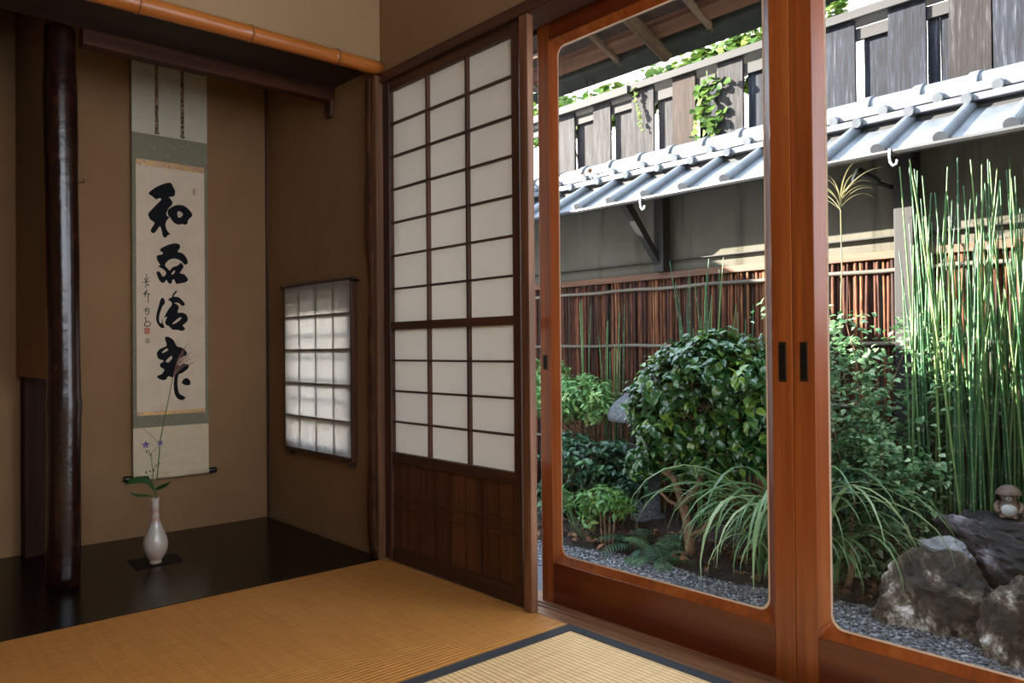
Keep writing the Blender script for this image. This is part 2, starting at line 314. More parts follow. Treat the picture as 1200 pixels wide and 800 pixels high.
# ------------------------------------------------------------------ mesh building
class MB:
    def __init__(s): s.v = []; s.f = []; s.t = []; s.cur = 0.
    def add(s, vs, fs):
        o = len(s.v); s.v += [tuple(map(float, p)) for p in vs]; s.t += [s.cur]*len(vs)
        s.f += [tuple(i+o for i in f) for f in fs]
    def box(s, x0, x1, y0, y1, z0, z1):
        s.hexa([(x0,y0,z0),(x1,y0,z0),(x1,y1,z0),(x0,y1,z0),(x0,y0,z1),(x1,y0,z1),(x1,y1,z1),(x0,y1,z1)]); return s
    def sheet_x(s, x, y0, y1, z0, z1): s.add([(x,y0,z0),(x,y1,z0),(x,y1,z1),(x,y0,z1)], [(0,1,2,3)]); return s
    def hexa(s, p):
        s.add(p, [(0,3,2,1),(4,5,6,7),(0,1,5,4),(1,2,6,5),(2,3,7,6),(3,0,4,7)]); return s
    def tube(s, pts, rad, n=8, tints=None):
        pts = [Vector(p) for p in pts]
        if not hasattr(rad, '__len__'): rad = [rad]*len(pts)
        o = len(s.v); d0 = (pts[1]-pts[0]).normalized()
        a = d0.orthogonal().normalized()
        for i, p in enumerate(pts):
            d = (pts[min(i+1, len(pts)-1)]-pts[max(i-1, 0)]).normalized()
            a = (a-d*a.dot(d)).normalized(); b = d.cross(a)
            for k in range(n):
                th = 2*PI*k/n; q = p+(a*math.cos(th)+b*math.sin(th))*rad[i]
                s.v.append(tuple(q)); s.t.append(s.cur if tints is None else tints[i])
        for i in range(len(pts)-1):
            for k in range(n):
                s.f.append((o+i*n+k, o+i*n+(k+1)%n, o+(i+1)*n+(k+1)%n, o+(i+1)*n+k))
        s.f.append(tuple(o+k for k in range(n))[::-1]); s.f.append(tuple(o+(len(pts)-1)*n+k for k in range(n)))
        return s
    def lathe(s, prof, c=(0, 0, 0), n=32):
        o = len(s.v)
        for (z, r) in prof:
            for k in range(n):
                th = 2*PI*k/n; s.v.append((c[0]+r*math.cos(th), c[1]+r*math.sin(th), c[2]+z)); s.t.append(s.cur)
        for i in range(len(prof)-1):
            for k in range(n): s.f.append((o+i*n+k, o+i*n+(k+1)%n, o+(i+1)*n+(k+1)%n, o+(i+1)*n+k))
        s.f.append(tuple(o+k for k in range(n))[::-1]); s.f.append(tuple(o+(len(prof)-1)*n+k for k in range(n)))
        return s
    def extrude_y(s, prof, y0, y1):
        """closed (x,z) profile run along y"""
        n = len(prof); o = len(s.v)
        for y in (y0, y1):
            for (x, z) in prof: s.v.append((x, y, z)); s.t.append(s.cur)
        for k in range(n): s.f.append((o+k, o+(k+1)%n, o+n+(k+1)%n, o+n+k))
        s.f.append(tuple(o+k for k in range(n))[::-1]); s.f.append(tuple(o+n+k for k in range(n))); return s
    def build(s, name, m, parent=None, smooth=False, bevel=0, loc=None, sub=0):
        me = bpy.data.meshes.new(name)
        off = Vector((0, 0, 0))
        if parent is not None:
            p = parent
            while p is not None: off += p.location; p = p.parent
        elif loc is not None: off = Vector(loc)
        vs = [(v[0]-off.x, v[1]-off.y, v[2]-off.z) for v in s.v]
        me.from_pydata(vs, [], s.f); me.update()
        bm = bmesh.new(); bm.from_mesh(me); bmesh.ops.recalc_face_normals(bm, faces=bm.faces); bm.to_mesh(me); bm.free()
        if any(s.t):
            a = me.attributes.new('tint', 'FLOAT', 'POINT'); a.data.foreach_set('value', s.t)
        me.materials.append(m)
        if smooth: me.polygons.foreach_set('use_smooth', [True]*len(me.polygons))
        o = bpy.data.objects.new(name, me); COL.objects.link(o)
        if parent is not None: o.parent = parent
        elif loc is not None: o.location = loc
        if bevel:
            b = o.modifiers.new('bevel', 'BEVEL'); b.width = bevel; b.segments = 2; b.limit_method = 'ANGLE'; b.angle_limit = math.radians(50)
        if sub:
            q = o.modifiers.new('sub', 'SUBSURF'); q.levels = sub; q.render_levels = sub
        return o
def B(*a): return MB().box(*a)
def tag(o, label, cat, group=None, kind=None):
    o['label'] = label; o['category'] = cat
    if group: o['group'] = group
    if kind: o['kind'] = kind
    return o
def thing(name, loc, label, cat, group=None, kind=None):
    o = bpy.data.objects.new(name, None); COL.objects.link(o); o.location = loc; o.empty_display_size = .05
    return tag(o, label, cat, group, kind)
def struct(o, label=None):
    o['kind'] = 'structure'
    if label: o['label'] = label
    return o
def sroot(name, loc, label=None):
    o = bpy.data.objects.new(name, None); COL.objects.link(o); o.location = loc; return struct(o, label)
def copy_part(src, parent, loc=None, rot=None):
    c = src.copy(); COL.objects.link(c); c.parent = parent
    if loc is not None: c.location = loc
    if rot is not None: c.rotation_euler = rot
    return c

# ------------------------------------------------------------------ room shell
struct(B(-3.8,0,-3.2,1.1,-.12,-.05).build('floor', M['frame_x']))
struct(B(-3.9,0.1,-3.2,1.2,2.42,2.5).build('ceiling', M['ceil']))
# right wall: over the openings, and beside the alcove with its little window hole
struct(B(0,.1,-3.1,0,1.81,2.42).build('wall_right', M['wall']))
WY0, WY1, WZ0, WZ1 = .225, .735, .395, 1.03
w = MB(); w.box(0,.08,.0,WY0,-.05,2.42); w.box(0,.08,WY1,1.0,-.05,2.42); w.box(0,.08,WY0,WY1,-.05,WZ0); w.box(0,.08,WY0,WY1,WZ1,2.42)
struct(w.build('wall_alcove_right', M['wall']))
struct(B(-3.8,.08,1.0,1.08,-.05,2.42).build('wall_back', M['wall']))
struct(B(-3.8,-.002,.0,.36,1.862,2.42).build('wall_alcove_upper', M['wall_upper']))
struct(B(-1.015,-.95,.47,1.0,.69,2.42).build('wall_alcove_sleeve', M['wall']))
w = MB(); w.box(-3.9,-3.8,-3.1,1.1,-.05,2.42); struct(w.build('wall_left', M['wall']))
# unseen rear wall behind the camera, whitened and cut open to light the room
w = MB(); w.box(-3.8,0.1,-3.2,-3.1,2.3,2.42); w.box(-3.8,-2.1,-3.2,-3.1,-.05,2.3); w.box(-2.1,0,-3.2,-3.1,-.05,.9); struct(w.build('wall_rear', M['white_wall']))
struct(B(-3.8,-1.215,.40,.46,.95,2.42).build('wall_alcove_shade', M['wall']))  # unseen hanging wall added to darken the top of the left alcove
struct(B(-3.8,-.008,.003,1.0,-.05,0).build('floor_alcove', M['lacquer'], bevel=.002))
struct(B(-3.8,-.008,-.012,.003,-.05,.001).build('trim_1', M['blacklacquer']))
struct(B(-3.8,-.002,.004,.345,1.852,1.862).build('trim_7', M['soffit']))
struct(B(-3.8,-.002,.46,1.0,2.2,2.22).build('ceiling_alcove', M['soffit']))
# slim corner strip and plaster foot of the alcove
struct(B(-.008,0,.985,1.0,0,2.3).build('trim_2', M['frame_v']))
struct(B(-.006,0,.07,.985,0,.02).build('baseboard_right', M['wall']))
# head beam and sill run along the right wall
h = MB(); h.extrude_y([(-.022,1.772),(-.022,1.808),(.125,1.808),(.125,1.772),(.118,1.772),(.118,1.79),(.082,1.79),(.082,1.772)], -3.1, -.035)
struct(h.build('trim_3', M['frame_h'], bevel=.002))
h = MB(); h.extrude_y([(.0,-.05),(.0,.0),(.04,.0),(.042,-.006),(.056,-.006),(.058,.0),(.066,.0),(.068,-.008),(.08,-.008),(.083,-.002),(.125,-.002),(.13,-.008),(.17,-.008),(.17,-.05)], -3.1, -.03)
struct(h.build('trim_4', M['sill'], bevel=.0015))
pl = MB(); pl.box(-.02,.006,-.833,-.798,.0,1.772); struct(pl.build('trim_5', M['pillar'], bevel=.003))
pl = MB(); pl.box(0,.1,-3.2,-3.1,-.05,2.42); struct(pl.build('trim_6', M['pillar'], bevel=.003))

# ------------------------------------------------------------------ tatami mats
def mat(x0, x1, y0, y1, label, borders, m='tatami'):
    t = thing('tatami_mat', ((x0+x1)/2, (y0+y1)/2, 0), label, 'tatami mat', 'tatami mats')
    B(x0,x1,y0,y1,-.05,0).build('rush_cover', M[m], t, bevel=.003)
    for b in borders: B(*b,-.002,.0018).build('cloth_border', M['heri'], t)
    return t
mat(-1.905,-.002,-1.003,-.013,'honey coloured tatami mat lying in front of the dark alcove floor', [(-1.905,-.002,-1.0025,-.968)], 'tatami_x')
mat(-.955,-.002,-3.09,-1.004,'tatami mat painted pale for its sheen in the foreground beside the glass doors', [(-.037,-.002,-3.09,-1.004),(-.955,-.92,-3.09,-1.004)])
mat(-1.905,-.956,-3.09,-1.004,'tatami mat under the viewpoint, left of the pale one', [])
mat(-3.8,-1.907,-3.09,-.013,'tatami flooring at the left side of the room', [])

# ------------------------------------------------------------------ fixed paper screen door
d3 = sroot('door_3', (0,-.4,0), 'dark wood lattice screen door with white paper panes and a boarded foot')
SY0, SY1 = -.778, -.0215
for a, b in ((SY0,-.745),(-.064,SY1)): B(-.006,.026,a,b,.004,1.772).build('stile', M['frame_v'], d3, bevel=.002)
for a, b in ((1.736,1.772),(.852,.880),(.365,.401),(.004,.054)): B(-.004,.024,-.745,-.064,a,b).build('rail', M['frame_h'], d3, bevel=.002)
for z0, z1, nr in ((.880,1.736,7),(.401,.852,4)):
    for c in (-.294,-.516): B(-.001,.014,c-.005,c+.005,z0,z1).build('lattice_bar', M['frame_v'], d3, bevel=.0008)
    for k in range(1, nr):
        z = z0+(z1-z0)*k/nr; B(.0,.013,-.745,-.064,z-.0035,z+.0035).build('lattice_bar', M['frame_h'], d3, bevel=.0008)
    MB().sheet_x(.0145,-.745,-.064,z0,z1).build('paper', M['shoji'], d3)
B(.006,.014,-.745,-.064,.054,.365).build('foot_panel', M['panel'], d3)
for k in range(1, 8):
    y = -.745+.681*k/8; B(.0052,.0062,y-.0008,y+.0008,.054,.365).build('board_joint', M['iron'], d3)
for z in (.207,.246): B(-.001,.007,-.745,-.064,z-.004,z+.004).build('batten', M['panel'], d3, bevel=.001)

# ------------------------------------------------------------------ sliding glass doors
def arc_rect(y0, y1, z0, z1, r, n=6):
    out = []
    for cy, cz, a0 in ((y1-r,z1-r,0),(y0+r,z1-r,90),(y0+r,z0+r,180),(y1-r,z0+r,270)):
        for k in range(n+1):
            a = math.radians(a0+90*k/n); out.append((cy+r*math.cos(a), cz+r*math.sin(a)))
    return out
def glass_door(name, yl, yr, gl, gr, label, pulls):
    """yl > yr: door edges; gl, gr: edges of the moulding at the face of the door"""
    d = sroot(name, (.1,(yl+yr)/2,0), label)
    zb, zt, DT = .122, 1.728, 1.79
    x0, x1, x2 = .1, .116, .132
    B(x0,x2,gl,yl,-.004,DT).build('stile', M['door_v'], d, bevel=.002)
    B(x0,x2,yr,gr,-.004,DT).build('stile', M['door_v'], d, bevel=.002)
    B(x0,x2,gr,gl,-.004,zb).build('bottom_rail', M['door_h'], d, bevel=.001)
    B(x0,x2,gr,gl,zt,DT).build('top_rail', M['door_h'], d, bevel=.001)
    w = .021
    oy0, oy1, oz0, oz1 = gr, gl, zb, zt; iy0, iy1, iz0, iz1 = gr+w, gl-w, zb+w, zt-w
    inner = arc_rect(iy0, iy1, iz0, iz1, .03)
    def strip(part):
        """sloping moulding from the door face back to the glass, rounded at the inner corners"""
        m = MB(); n = len(inner)
        def outer(p):
            y, z = p
            return (min(max(y, oy0), oy1), z)
        vs = []; fs = []
        for (y, z) in inner:
            ty, tz = (y-iy0)/(iy1-iy0), (z-iz0)/(iz1-iz0)
            d4 = [z-iz0, iz1-z, y-iy0, iy1-y]; k = d4.index(min(d4))
            if k == 0: q = (oy0+(oy1-oy0)*min(1, max(0, (y-iy0)/(iy1-iy0))), oz0)
            elif k == 1: q = (oy0+(oy1-oy0)*min(1, max(0, (y-iy0)/(iy1-iy0))), oz1)
            elif k == 2: q = (oy0, oz0+(oz1-oz0)*tz)
            else: q = (oy1, oz0+(oz1-oz0)*tz)
            vs += [(x0+.001, q[0], q[1]), (x1, y, z), (x1+.004, y, z)]
        # make the outer ring reach the true corners
        for i in range(n):
            j = (i+1) % n
            fs += [(3*i,3*j,3*j+1,3*i+1),(3*i+1,3*j+1,3*j+2,3*i+2)]
        for ci, q in ((0,(oy1,oz1)),(1,(oy0,oz1)),(2,(oy0,oz0)),(3,(oy1,oz0))):
            i = ci*7+3; vs[3*i] = (x0+.001, q[0], q[1])
        m.add(vs, fs); return m
    strip(0).build('moulding', M['door_v'], d)
    # thin pale bead at the glass edge
    m = MB(); n = len(inner); vs = []; fs = []
    cy, cz = (iy0+iy1)/2, (iz0+iz1)/2
    for (y, z) in inner:
        s = .005; yy = y-s*(1 if y > cy else -1); zz = z-s*(1 if z > cz else -1)
        vs += [(x1+.001, y, z), (x1+.001, yy, zz)]
    for i in range(n):
        j = (i+1) % n; fs.append((2*i,2*j,2*j+1,2*i+1))
    m.add(vs, fs); m.build('glazing_bead', M['bead'], d)
    B(x1+.003,x1+.007,gr,gl,zb,zt).build('glass_pane', M['glass'], d)
    for (y, z0, z1) in pulls:
        p = B(x0-.0015,x0+.004,y-.0105,y+.0105,z0,z1).build('finger_pull', M['brass'], d, bevel=.003)
        B(x0-.0022,x0+.003,y-.0065,y+.0065,z0+.007,z1-.007).build('recess', M['iron'], p)
    return d
glass_door('door_1', -.752, -1.597, -.802, -1.545, 'varnished orange-brown sliding glass door beside the paper screen', [(-.775,.712,.760),(-1.572,.695,.790)])
glass_door('door_2', -1.598, -2.443, -1.652, -2.391, 'varnished orange-brown sliding glass door cut by the right edge of the picture', [(-1.625,.697,.789)])

# ------------------------------------------------------------------ alcove woodwork
t = thing('bamboo_rail', (-1.7,-.0,1.833), 'long glossy orange bamboo pole edging the top of the alcove', 'bamboo pole')
pts = []; rad = []; nodes = [float(at(x, y, 1, 0)[0]) for x, y in ((161,10),(292,38),(393,67))]
nodes = [-3.6,-3.05,-2.5,-2.0,-1.55]+[-1.16]+nodes
xs = sorted(set([-3.75+.05*k for k in range(76)]+[n_+dx for n_ in nodes for dx in (-.008,-.003,0,.003,.008)]))
for x in xs:
    if x > -.004: continue
    r = .0285-.0035*(x+1)*1.0 if x > -1 else .0285
    for n_ in nodes:
        if abs(x-n_) < .0035: r += .0022
    pts.append((x,-.006+.003*math.sin(x*4),1.834)); rad.append(r)
pts.append((-.004,-.006,1.834)); rad.append(.0245)
MB().tube(pts, rad, 20).build('pole', M['bamboo'], t, smooth=True)
for n_ in nodes: MB().tube([(n_-.0018,-.006+.003*math.sin(n_*4),1.834),(n_+.0018,-.006+.003*math.sin(n_*4),1.834)], .0318 if n_ < -.9 else .0318-.0035*(n_+1), 20).build('node_ring', M['bamboo_node'], t, smooth=True)
t = B(-.93,-.001,.345,.402,1.80,1.862).build('alcove_lintel', M['lintel'], bevel=.004, loc=(-.47,.37,1.80)); tag(t, 'dark wooden lintel crossing the alcove behind the bamboo pole', 'lintel')
t = MB(); t.box(-.02,0,.345,.40,1.735,1.80); t = t.build('lintel_bracket', M['frame_v'], bevel=.004, loc=(-.01,.37,1.735)); tag(t, 'small wooden block under the right end of the alcove lintel', 'bracket')
# polished log post
m = MB(); pts = []; rad = []
for k in range(45):
    z = k*.043
    if z > 1.862: z = 1.862
    pts.append((-.976+.004*math.sin(z*2.6), .425+.004*math.cos(z*3.1), z))
    rad.append(.0505+.0014*math.sin(z*5)+.0008*math.sin(z*13)+(.004 if abs(z-.6) < .03 else 0)-(.003 if z > 1.7 else 0))
log = MB().tube(pts, rad, 28).build('alcove_post', M['log'], smooth=True, loc=(-.976,.425,0))
tag(log, 'polished dark red-brown log post standing on the alcove floor at left', 'post')
# natural edged corner post: planed face towards the room, wavy bark edge towards the alcove
t = thing('corner_post', (0,.01,0), 'crooked natural-edged wooden post in the corner between alcove and paper screen', 'post')
def edge(z):
    return .064+.012*math.sin(z*5.2+.4)+.010*math.sin(z*11.3)+(.012 if abs(z-.86) < .06 else 0)-.012*max(0, 1-z/.35)
def split(z): return .008+.006*math.sin(z*4.1+1)+.006*math.sin(z*9)-.03*max(0, 1-z/.5)
zs = [1.80*k/50 for k in range(51)]
def loft(fn):
    m = MB(); ring = [fn(z) for z in zs]; n = len(ring[0]); vs = [p for r in ring for p in r]; fs = []
    for i in range(len(zs)-1):
        for k in range(n): fs.append((i*n+k, i*n+(k+1)%n, (i+1)*n+(k+1)%n, (i+1)*n+k))
    fs += [tuple(range(n))[::-1], tuple((len(zs)-1)*n+k for k in range(n))]; m.add(vs, fs); return m
loft(lambda z: [(-.034,split(z),z),(-.036,(split(z)-.018)/2,z),(-.034,-.020,z),(.0,-.021,z),(.0,split(z),z)]).build('planed_face', M['planed'], t, smooth=False)
loft(lambda z: [(-.033,split(z),z),(-.036,split(z)+(edge(z)-split(z))*.45,z),(-.030,split(z)+(edge(z)-split(z))*.85,z),(-.016,edge(z),z),(.0,edge(z),z),(.0,split(z),z)]).build('bark_edge', M['bark'], t, smooth=True)
# short pillar under the sleeve wall
t = B(-1.003,-.925,.925,.998,0,.69).build('half_pillar', M['dull_pillar'], bevel=.006, loc=(-.96,.96,0)); tag(t, 'short dark square pillar behind the polished log, under the sleeve wall', 'post')
nh = MB(); a = at(93,214,1,1.0); nh.tube([(a[0],1.0,a[2]),(a[0],.985,a[2]),(a[0]+.012,.983,a[2]),(a[0]+.012,.983,a[2]+.012)], .0022, 6)
tag(nh.build('wall_nail', M['iron'], loc=tuple(a)), 'tiny bent nail in the alcove wall beside the log post', 'nail')

# ------------------------------------------------------------------ alcove window with hanging paper panel
w1 = sroot('window_1', (.04,(WY0+WY1)/2,WZ0), 'small alcove window with a bamboo lattice behind the hanging paper panel')
for k in range(7):
    z = WZ0+.05+k*.092+random.uniform(-.012,.012)
    MB().tube([(.045,WY0-.01,z),(.045,(WY0+WY1)/2,z+random.uniform(-.006,.006)),(.045,WY1+.01,z)], .0075, 8).build('lattice_cane', M['fence_rail'], w1, smooth=True)
for k in range(3):
    y = WY0+.13*(k+1); MB().tube([(.06,y,WZ0-.01),(.06,y,WZ1+.01)], .006, 8).build('lattice_cane', M['fence_rail'], w1, smooth=True)
t = thing('hanging_screen', (-.02,.475,.35), 'small white paper screen hung over the window in the alcove side wall', 'paper screen')
PY0, PY1, PZ0, PZ1 = .176, .770, .352, 1.066
for a, b in ((PY0,PY0+.012),(PY1-.012,PY1)): B(-.029,-.004,a,b,PZ0-.012,PZ1).build('frame_side', M['frame_v'], t, bevel=.001)
for a, b in ((PZ0-.012,PZ0+.004),(PZ1-.012,PZ1)): B(-.029,-.004,PY0+.012,PY1-.012,a,b).build('frame_rail', M['frame_h'], t, bevel=.001)
for k in range(1, 4):
    y = PY0+(PY1-PY0)*k/4; B(-.0285,-.016,y-.0036,y+.0036,PZ0+.004,PZ1-.012).build('lattice_bar', M['frame_v'], t)
for k in range(1, 5):
    z = PZ0+(PZ1-PZ0)*k/5; B(-.0285,-.016,PY0+.012,PY1-.012,z-.0042,z+.0042).build('lattice_bar', M['frame_h'], t)
MB().sheet_x(-.0287,PY0+.001,PY1-.001,PZ0+.001,PZ1+.002).build('paper', M['shoji_thin'], t)
for y in (PY0-.008, PY1+.006):
    MB().tube([(-.0,y,PZ1-.014),(-.036,y,PZ1-.014),(-.036,y,PZ1-.002)], .004, 8).build('hook', M['iron'], t)
for y in (PY0+.02, PY1-.04): B(-.032,-.0,y,y+.012,PZ0-.034,PZ0-.012).build('peg', M['frame_x'], t)

# ------------------------------------------------------------------ hanging scroll with calligraphy
SYP = .972
t = thing('hanging_scroll', (-.446,SYP,.247), 'tall hanging scroll of bold black brush calligraphy in the alcove', 'hanging scroll')
def sheet(x0, x1, z0, z1, name, m, y=SYP, par=None, th=.0012): return B(x0,x1,y,y+th,z0,z1).build(name, m, par or t)
XL, XR = -.603, -.290
sheet(XL, XR, 1.702, 2.3, 'upper_mount', M['pale_cloth'])
sheet(XL, XR, .459, 1.702, 'middle_mount', M['green_cloth'])
sheet(XL, XR, .262, .459, 'lower_mount', M['cream_cloth'])
sheet(-.588, -.304, .513, 1.590, 'calligraphy_sheet', M['washi'], SYP-.0012)
sheet(-.588, -.304, 1.566, 1.592, 'gold_strip', M['gold'], SYP-.002)
sheet(-.588, -.304, .510, .526, 'gold_strip', M['gold'], SYP-.002)
for px in (183.5, 213.5):
    x = float(at(px, 140, 1, SYP)[0])
    sheet(x-.0068, x+.0068, 1.715, 2.3, 'ribbon', M['ribbon'], SYP-.003)
    B(x-.009,x+.009,SYP-.005,SYP-.003,1.706,1.716).build('ribbon_tassel', M['ribbon'], t)
MB().tube([(XL-.0,.978,.250),(XR+.0,.978,.250)], .0135, 20).build('roller', M['cream_cloth'], t, smooth=True)
for a, b in ((XL-.036,XL),(XR,XR+.036)):
    MB().tube([(a,.978,.250),(a+.003,.978,.250),(b-.003,.978,.250),(b,.978,.250)], [.0105,.0125,.0125,.0115], 20).build('roller_end', M['rod'], t, smooth=True)
def smooth_poly(p, n=3):
    out = []; N = len(p)
    for i in range(N):
        p0, p1, p2, p3 = p[i-1], p[i], p[(i+1)%N], p[(i+2)%N]
        for k in range(n):
            s = k/n
            out.append(tuple(.5*((2*p1[j])+(-p0[j]+p2[j])*s+(2*p0[j]-5*p1[j]+4*p2[j]-p3[j])*s*s+(-p0[j]+3*p1[j]-3*p2[j]+p3[j])*s**3) for j in (0, 1)))
    return out
YI = SYP-.0018
def inkshape(name, polys, sc, org, m, parent, sm=True):
    """closed brush outlines, measured on the sheet, filled flat (inner outlines are left open)"""
    cu = bpy.data.curves.new(name, 'CURVE'); cu.dimensions = '2D'; cu.fill_mode = 'FRONT'
    for p in polys:
        q = [at(org[0]+x/sc, org[1]+y/sc, 1, YI) for x, y in p]; q = [(v[0], v[2]) for v in q]
        if sm: q = smooth_poly(q)
        s = cu.splines.new('POLY'); s.points.add(len(q)-1); s.use_cyclic_u = True
        for k, (x, z) in enumerate(q): s.points[k].co = (x, z, 0, 1)
    ob = bpy.data.objects.new(name, cu); COL.objects.link(ob)
    dg = bpy.context.evaluated_depsgraph_get(); me = bpy.data.meshes.new_from_object(ob.evaluated_get(dg))
    bpy.data.objects.remove(ob); bpy.data.curves.remove(cu)
    o = parent.location
    for v in me.vertices: v.co = (v.co.x-o.x, YI-o.y, v.co.y-o.z)
    me.materials.clear(); me.materials.append(m)
    ob = bpy.data.objects.new(name, me); COL.objects.link(ob); ob.parent = parent; return ob
inkshape('brush_character', [
 [(140,265),(180,225),(250,180),(330,150),(385,138),(410,150),(430,190),(452,235),(450,275),(435,300),(380,310),(400,330),(420,370),(415,400),(385,430),(365,460),(350,500),(358,530),(385,545),(350,590),(340,640),(360,700),(395,745),(370,752),(340,785),(310,765),(295,700),(275,650),(250,680),(215,725),(185,730),(165,700),(185,660),(210,610),(160,570),(138,520),(145,490),(200,430),(250,380),(290,335),(265,322),(230,335),(185,300)],
 ], 10, (160,200), M['ink'], t)
inkshape('brush_character', [
 [(365,470),(390,440),(440,410),(500,400),(560,412),(620,460),(655,520),(620,560),(600,590),(600,615),(570,635),(540,625),(480,630),(430,600),(395,550),(370,520)],
 [(480,485),(505,475),(540,500),(535,530),(500,550),(482,530)]], 10, (160,200), M['ink'], t)
inkshape('brush_character', [
 [(365,240),(400,200),(500,155),(580,135),(650,140),(680,170),(675,215),(640,265),(700,280),(760,330),(800,410),(795,450),(760,468),(730,445),(690,405),(620,375),(560,375),(500,400),(460,440),(445,480),(490,530),(520,555),(560,510),(640,480),(690,440),(725,470),(735,500),(700,560),(680,600),(740,615),(775,650),(805,700),(770,740),(700,755),(620,765),(590,700),(560,710),(545,760),(500,755),(465,705),(440,740),(400,750),(350,700),(310,595),(340,570),(370,590),(400,640),(430,650),(455,620),(460,590),(420,540),(340,495),(370,470),(330,410),(315,330),(400,305),(410,280)],
 [(545,610),(580,562),(600,560),(595,590),(565,620)]], 13.33, (160,275), M['ink'], t)
inkshape('brush_character', [
 [(345,215),(370,230),(380,285),(345,335),(325,390),(305,460),(305,530),(330,560),(345,500),(352,560),(375,600),(360,620),(320,610),(280,560),(262,500),(270,420),(295,330),(320,240)]], 11.43, (160,330), M['ink'], t)
inkshape('brush_character', [
 [(420,240),(475,205),(480,180),(510,135),(545,118),(530,150),(505,180),(500,200),(555,205),(600,235),(648,295),(635,318),(605,322),(575,290),(540,280),(505,283),(550,310),(568,350),(550,410),(620,415),(670,445),(688,500),(670,540),(620,585),(645,615),(645,640),(610,658),(540,645),(480,640),(440,600),(390,570),(385,530),(410,470),(370,480),(380,455),(420,380),(475,305),(455,260)],
 [(480,570),(500,540),(560,490),(600,475),(585,510),(530,550)]], 11.43, (160,330), M['ink'], t)
inkshape('brush_character', [
 [(265,45),(295,35),(340,60),(365,100),(380,125),(430,140),(465,170),(470,205),(430,225),(390,260),(395,310),(440,290),(485,295),(485,330),(430,375),(395,390),(385,450),(390,530),(405,570),(455,600),(450,620),(420,630),(380,610),(355,560),(348,480),(355,400),(340,420),(300,405),(270,440),(220,435),(190,405),(235,385),(260,345),(225,320),(220,290),(250,270),(245,255),(205,240),(190,190),(220,150),(275,125),(280,100)],
 [(240,180),(280,147),(297,160),(250,187)], [(275,262),(325,215),(335,235),(300,275)]], 8, (160,390), M['ink'], t)
inkshape('brush_character', [[(425,470),(445,430),(480,425),(505,455),(500,485),(465,490)]], 8, (160,390), M['ink'], t)
def strokes(name, lines, sc, org, m, parent, wd):
    polys = MB()
    for ln in lines:
        q = [at(org[0]+x/sc, org[1]+y/sc, 1, YI) for x, y in ln]
        for a, b in zip(q[:-1], q[1:]):
            d = Vector((b[0]-a[0], 0, b[2]-a[2])); L = d.length; d.normalize(); p = Vector((-d.z, 0, d.x))*wd
            a_ = Vector((a[0], YI, a[2]))-d*wd*.6; b_ = Vector((b[0], YI, b[2]))+d*wd*.6
            polys.add([a_+p, b_+p*.7, b_-p*.7, a_-p], [(0,1,2,3)])
    return polys.build(name, m, parent)
strokes('signature_character', [[(135,88),(128,150)],[(95,168),(165,155)],[(112,128),(140,175)],[(150,120),(120,190)],[(120,205),(132,218)],[(145,180),(160,205)],[(150,182),(128,200)]], 8, (155,310), M['ink'], t, .0016)
strokes('signature_character', [[(140,240),(105,275)],[(128,255),(118,305)],[(112,280),(138,262)],[(140,272),(168,278)],[(150,278),(150,360)]], 8, (155,310), M['ink'], t, .0018)
strokes('signature_character', [[(108,422),(165,410)],[(138,402),(118,445)],[(130,438),(155,425),(158,450),(140,470),(126,455)]], 8, (155,310), M['ink'], t, .0016)
strokes('signature_character', [[(122,490),(126,535)],[(118,575),(113,550),(145,528),(170,545),(167,570),(140,580),(124,568)]], 8, (155,310), M['ink'], t, .0018)
inkshape('red_seal', [[(112,592),(165,590),(166,648),(113,650)]], 8, (155,310), M['seal'], t, False)
inkshape('faded_seal', [[(122,692),(165,690),(165,735),(122,737)]], 8, (155,310), M['seal_faint'], t, False)
inkshape('faded_seal', [[(658,210),(690,210),(690,288),(658,288)]], 10, (160,200), M['seal_faint'], t, False)

# ------------------------------------------------------------------ vase, board and the cut flowers
VX, VY = -.660, .505
bd = MB(); c = [at(*p, 2, 0) for p in ((149,657),(205,649),(215,657),(160,668))]
bd.hexa([(p[0],p[1],0) for p in c]+[(p[0],p[1],.003) for p in c])
o = bd.build('display_board', M['matt_black'], loc=(VX,VY,0)); tag(o, 'thin black lacquer board under the vase on the alcove floor', 'board')
prof = [(.0,.021),(.006,.0225),(.011,.0205),(.016,.024),(.03,.034),(.046,.040),(.062,.0432),(.076,.0434),(.092,.040),(.108,.034),(.124,.027),(.14,.0205),(.158,.0162),(.176,.0142),(.2,.0132),(.222,.0128),(.234,.0142),(.238,.0146),(.238,.0118),(.225,.0105),(.15,.012)]
VZ = .004
o = MB().lathe(prof, (VX,VY,VZ), 40).build('bottle_vase', M['vase'], smooth=True, loc=(VX,VY,VZ)); tag(o, 'pale pinkish glazed bottle vase standing on the black board', 'vase')
def fp(px, py, y): return tuple(at(px, py, 1, y))
t = thing('grass_stem', (VX,VY,.16), 'long cut grass stalk with a feathery reddish plume in the vase', 'flower stem')
MB().tube([(VX+.002,VY,.16),fp(184,560,VY),fp(188,515,VY),fp(196,475,VY),fp(203,440,VY-.005)], [.0024,.0022,.002,.0017,.0014], 8).build('stalk', M['stem_green'], t, smooth=True)
pm = MB()
for (ex, ey) in ((220,402),(217,409),(224,412),(227,418),(222,417),(216,414),(229,424),(214,420)):
    a = Vector(fp(203,441,VY-.005)); b = Vector(fp(ex, ey, VY-.012+random.uniform(-.02,.02))); mid = (a+b)/2+Vector((-.006,0,.012))
    pm.tube([a, mid, b], [.0014,.0012,.0006], 5)
    for k in range(10):
        s = .3+.07*k; p = a.lerp(b, s)+Vector((-.004*(1-abs(2*s-1)),0,.008*(1-abs(2*s-1)))); q = p+Vector((random.uniform(-.006,.008),random.uniform(-.005,.005),random.uniform(.004,.011)))
        pm.tube([p, q], [.0009,.0004], 4)
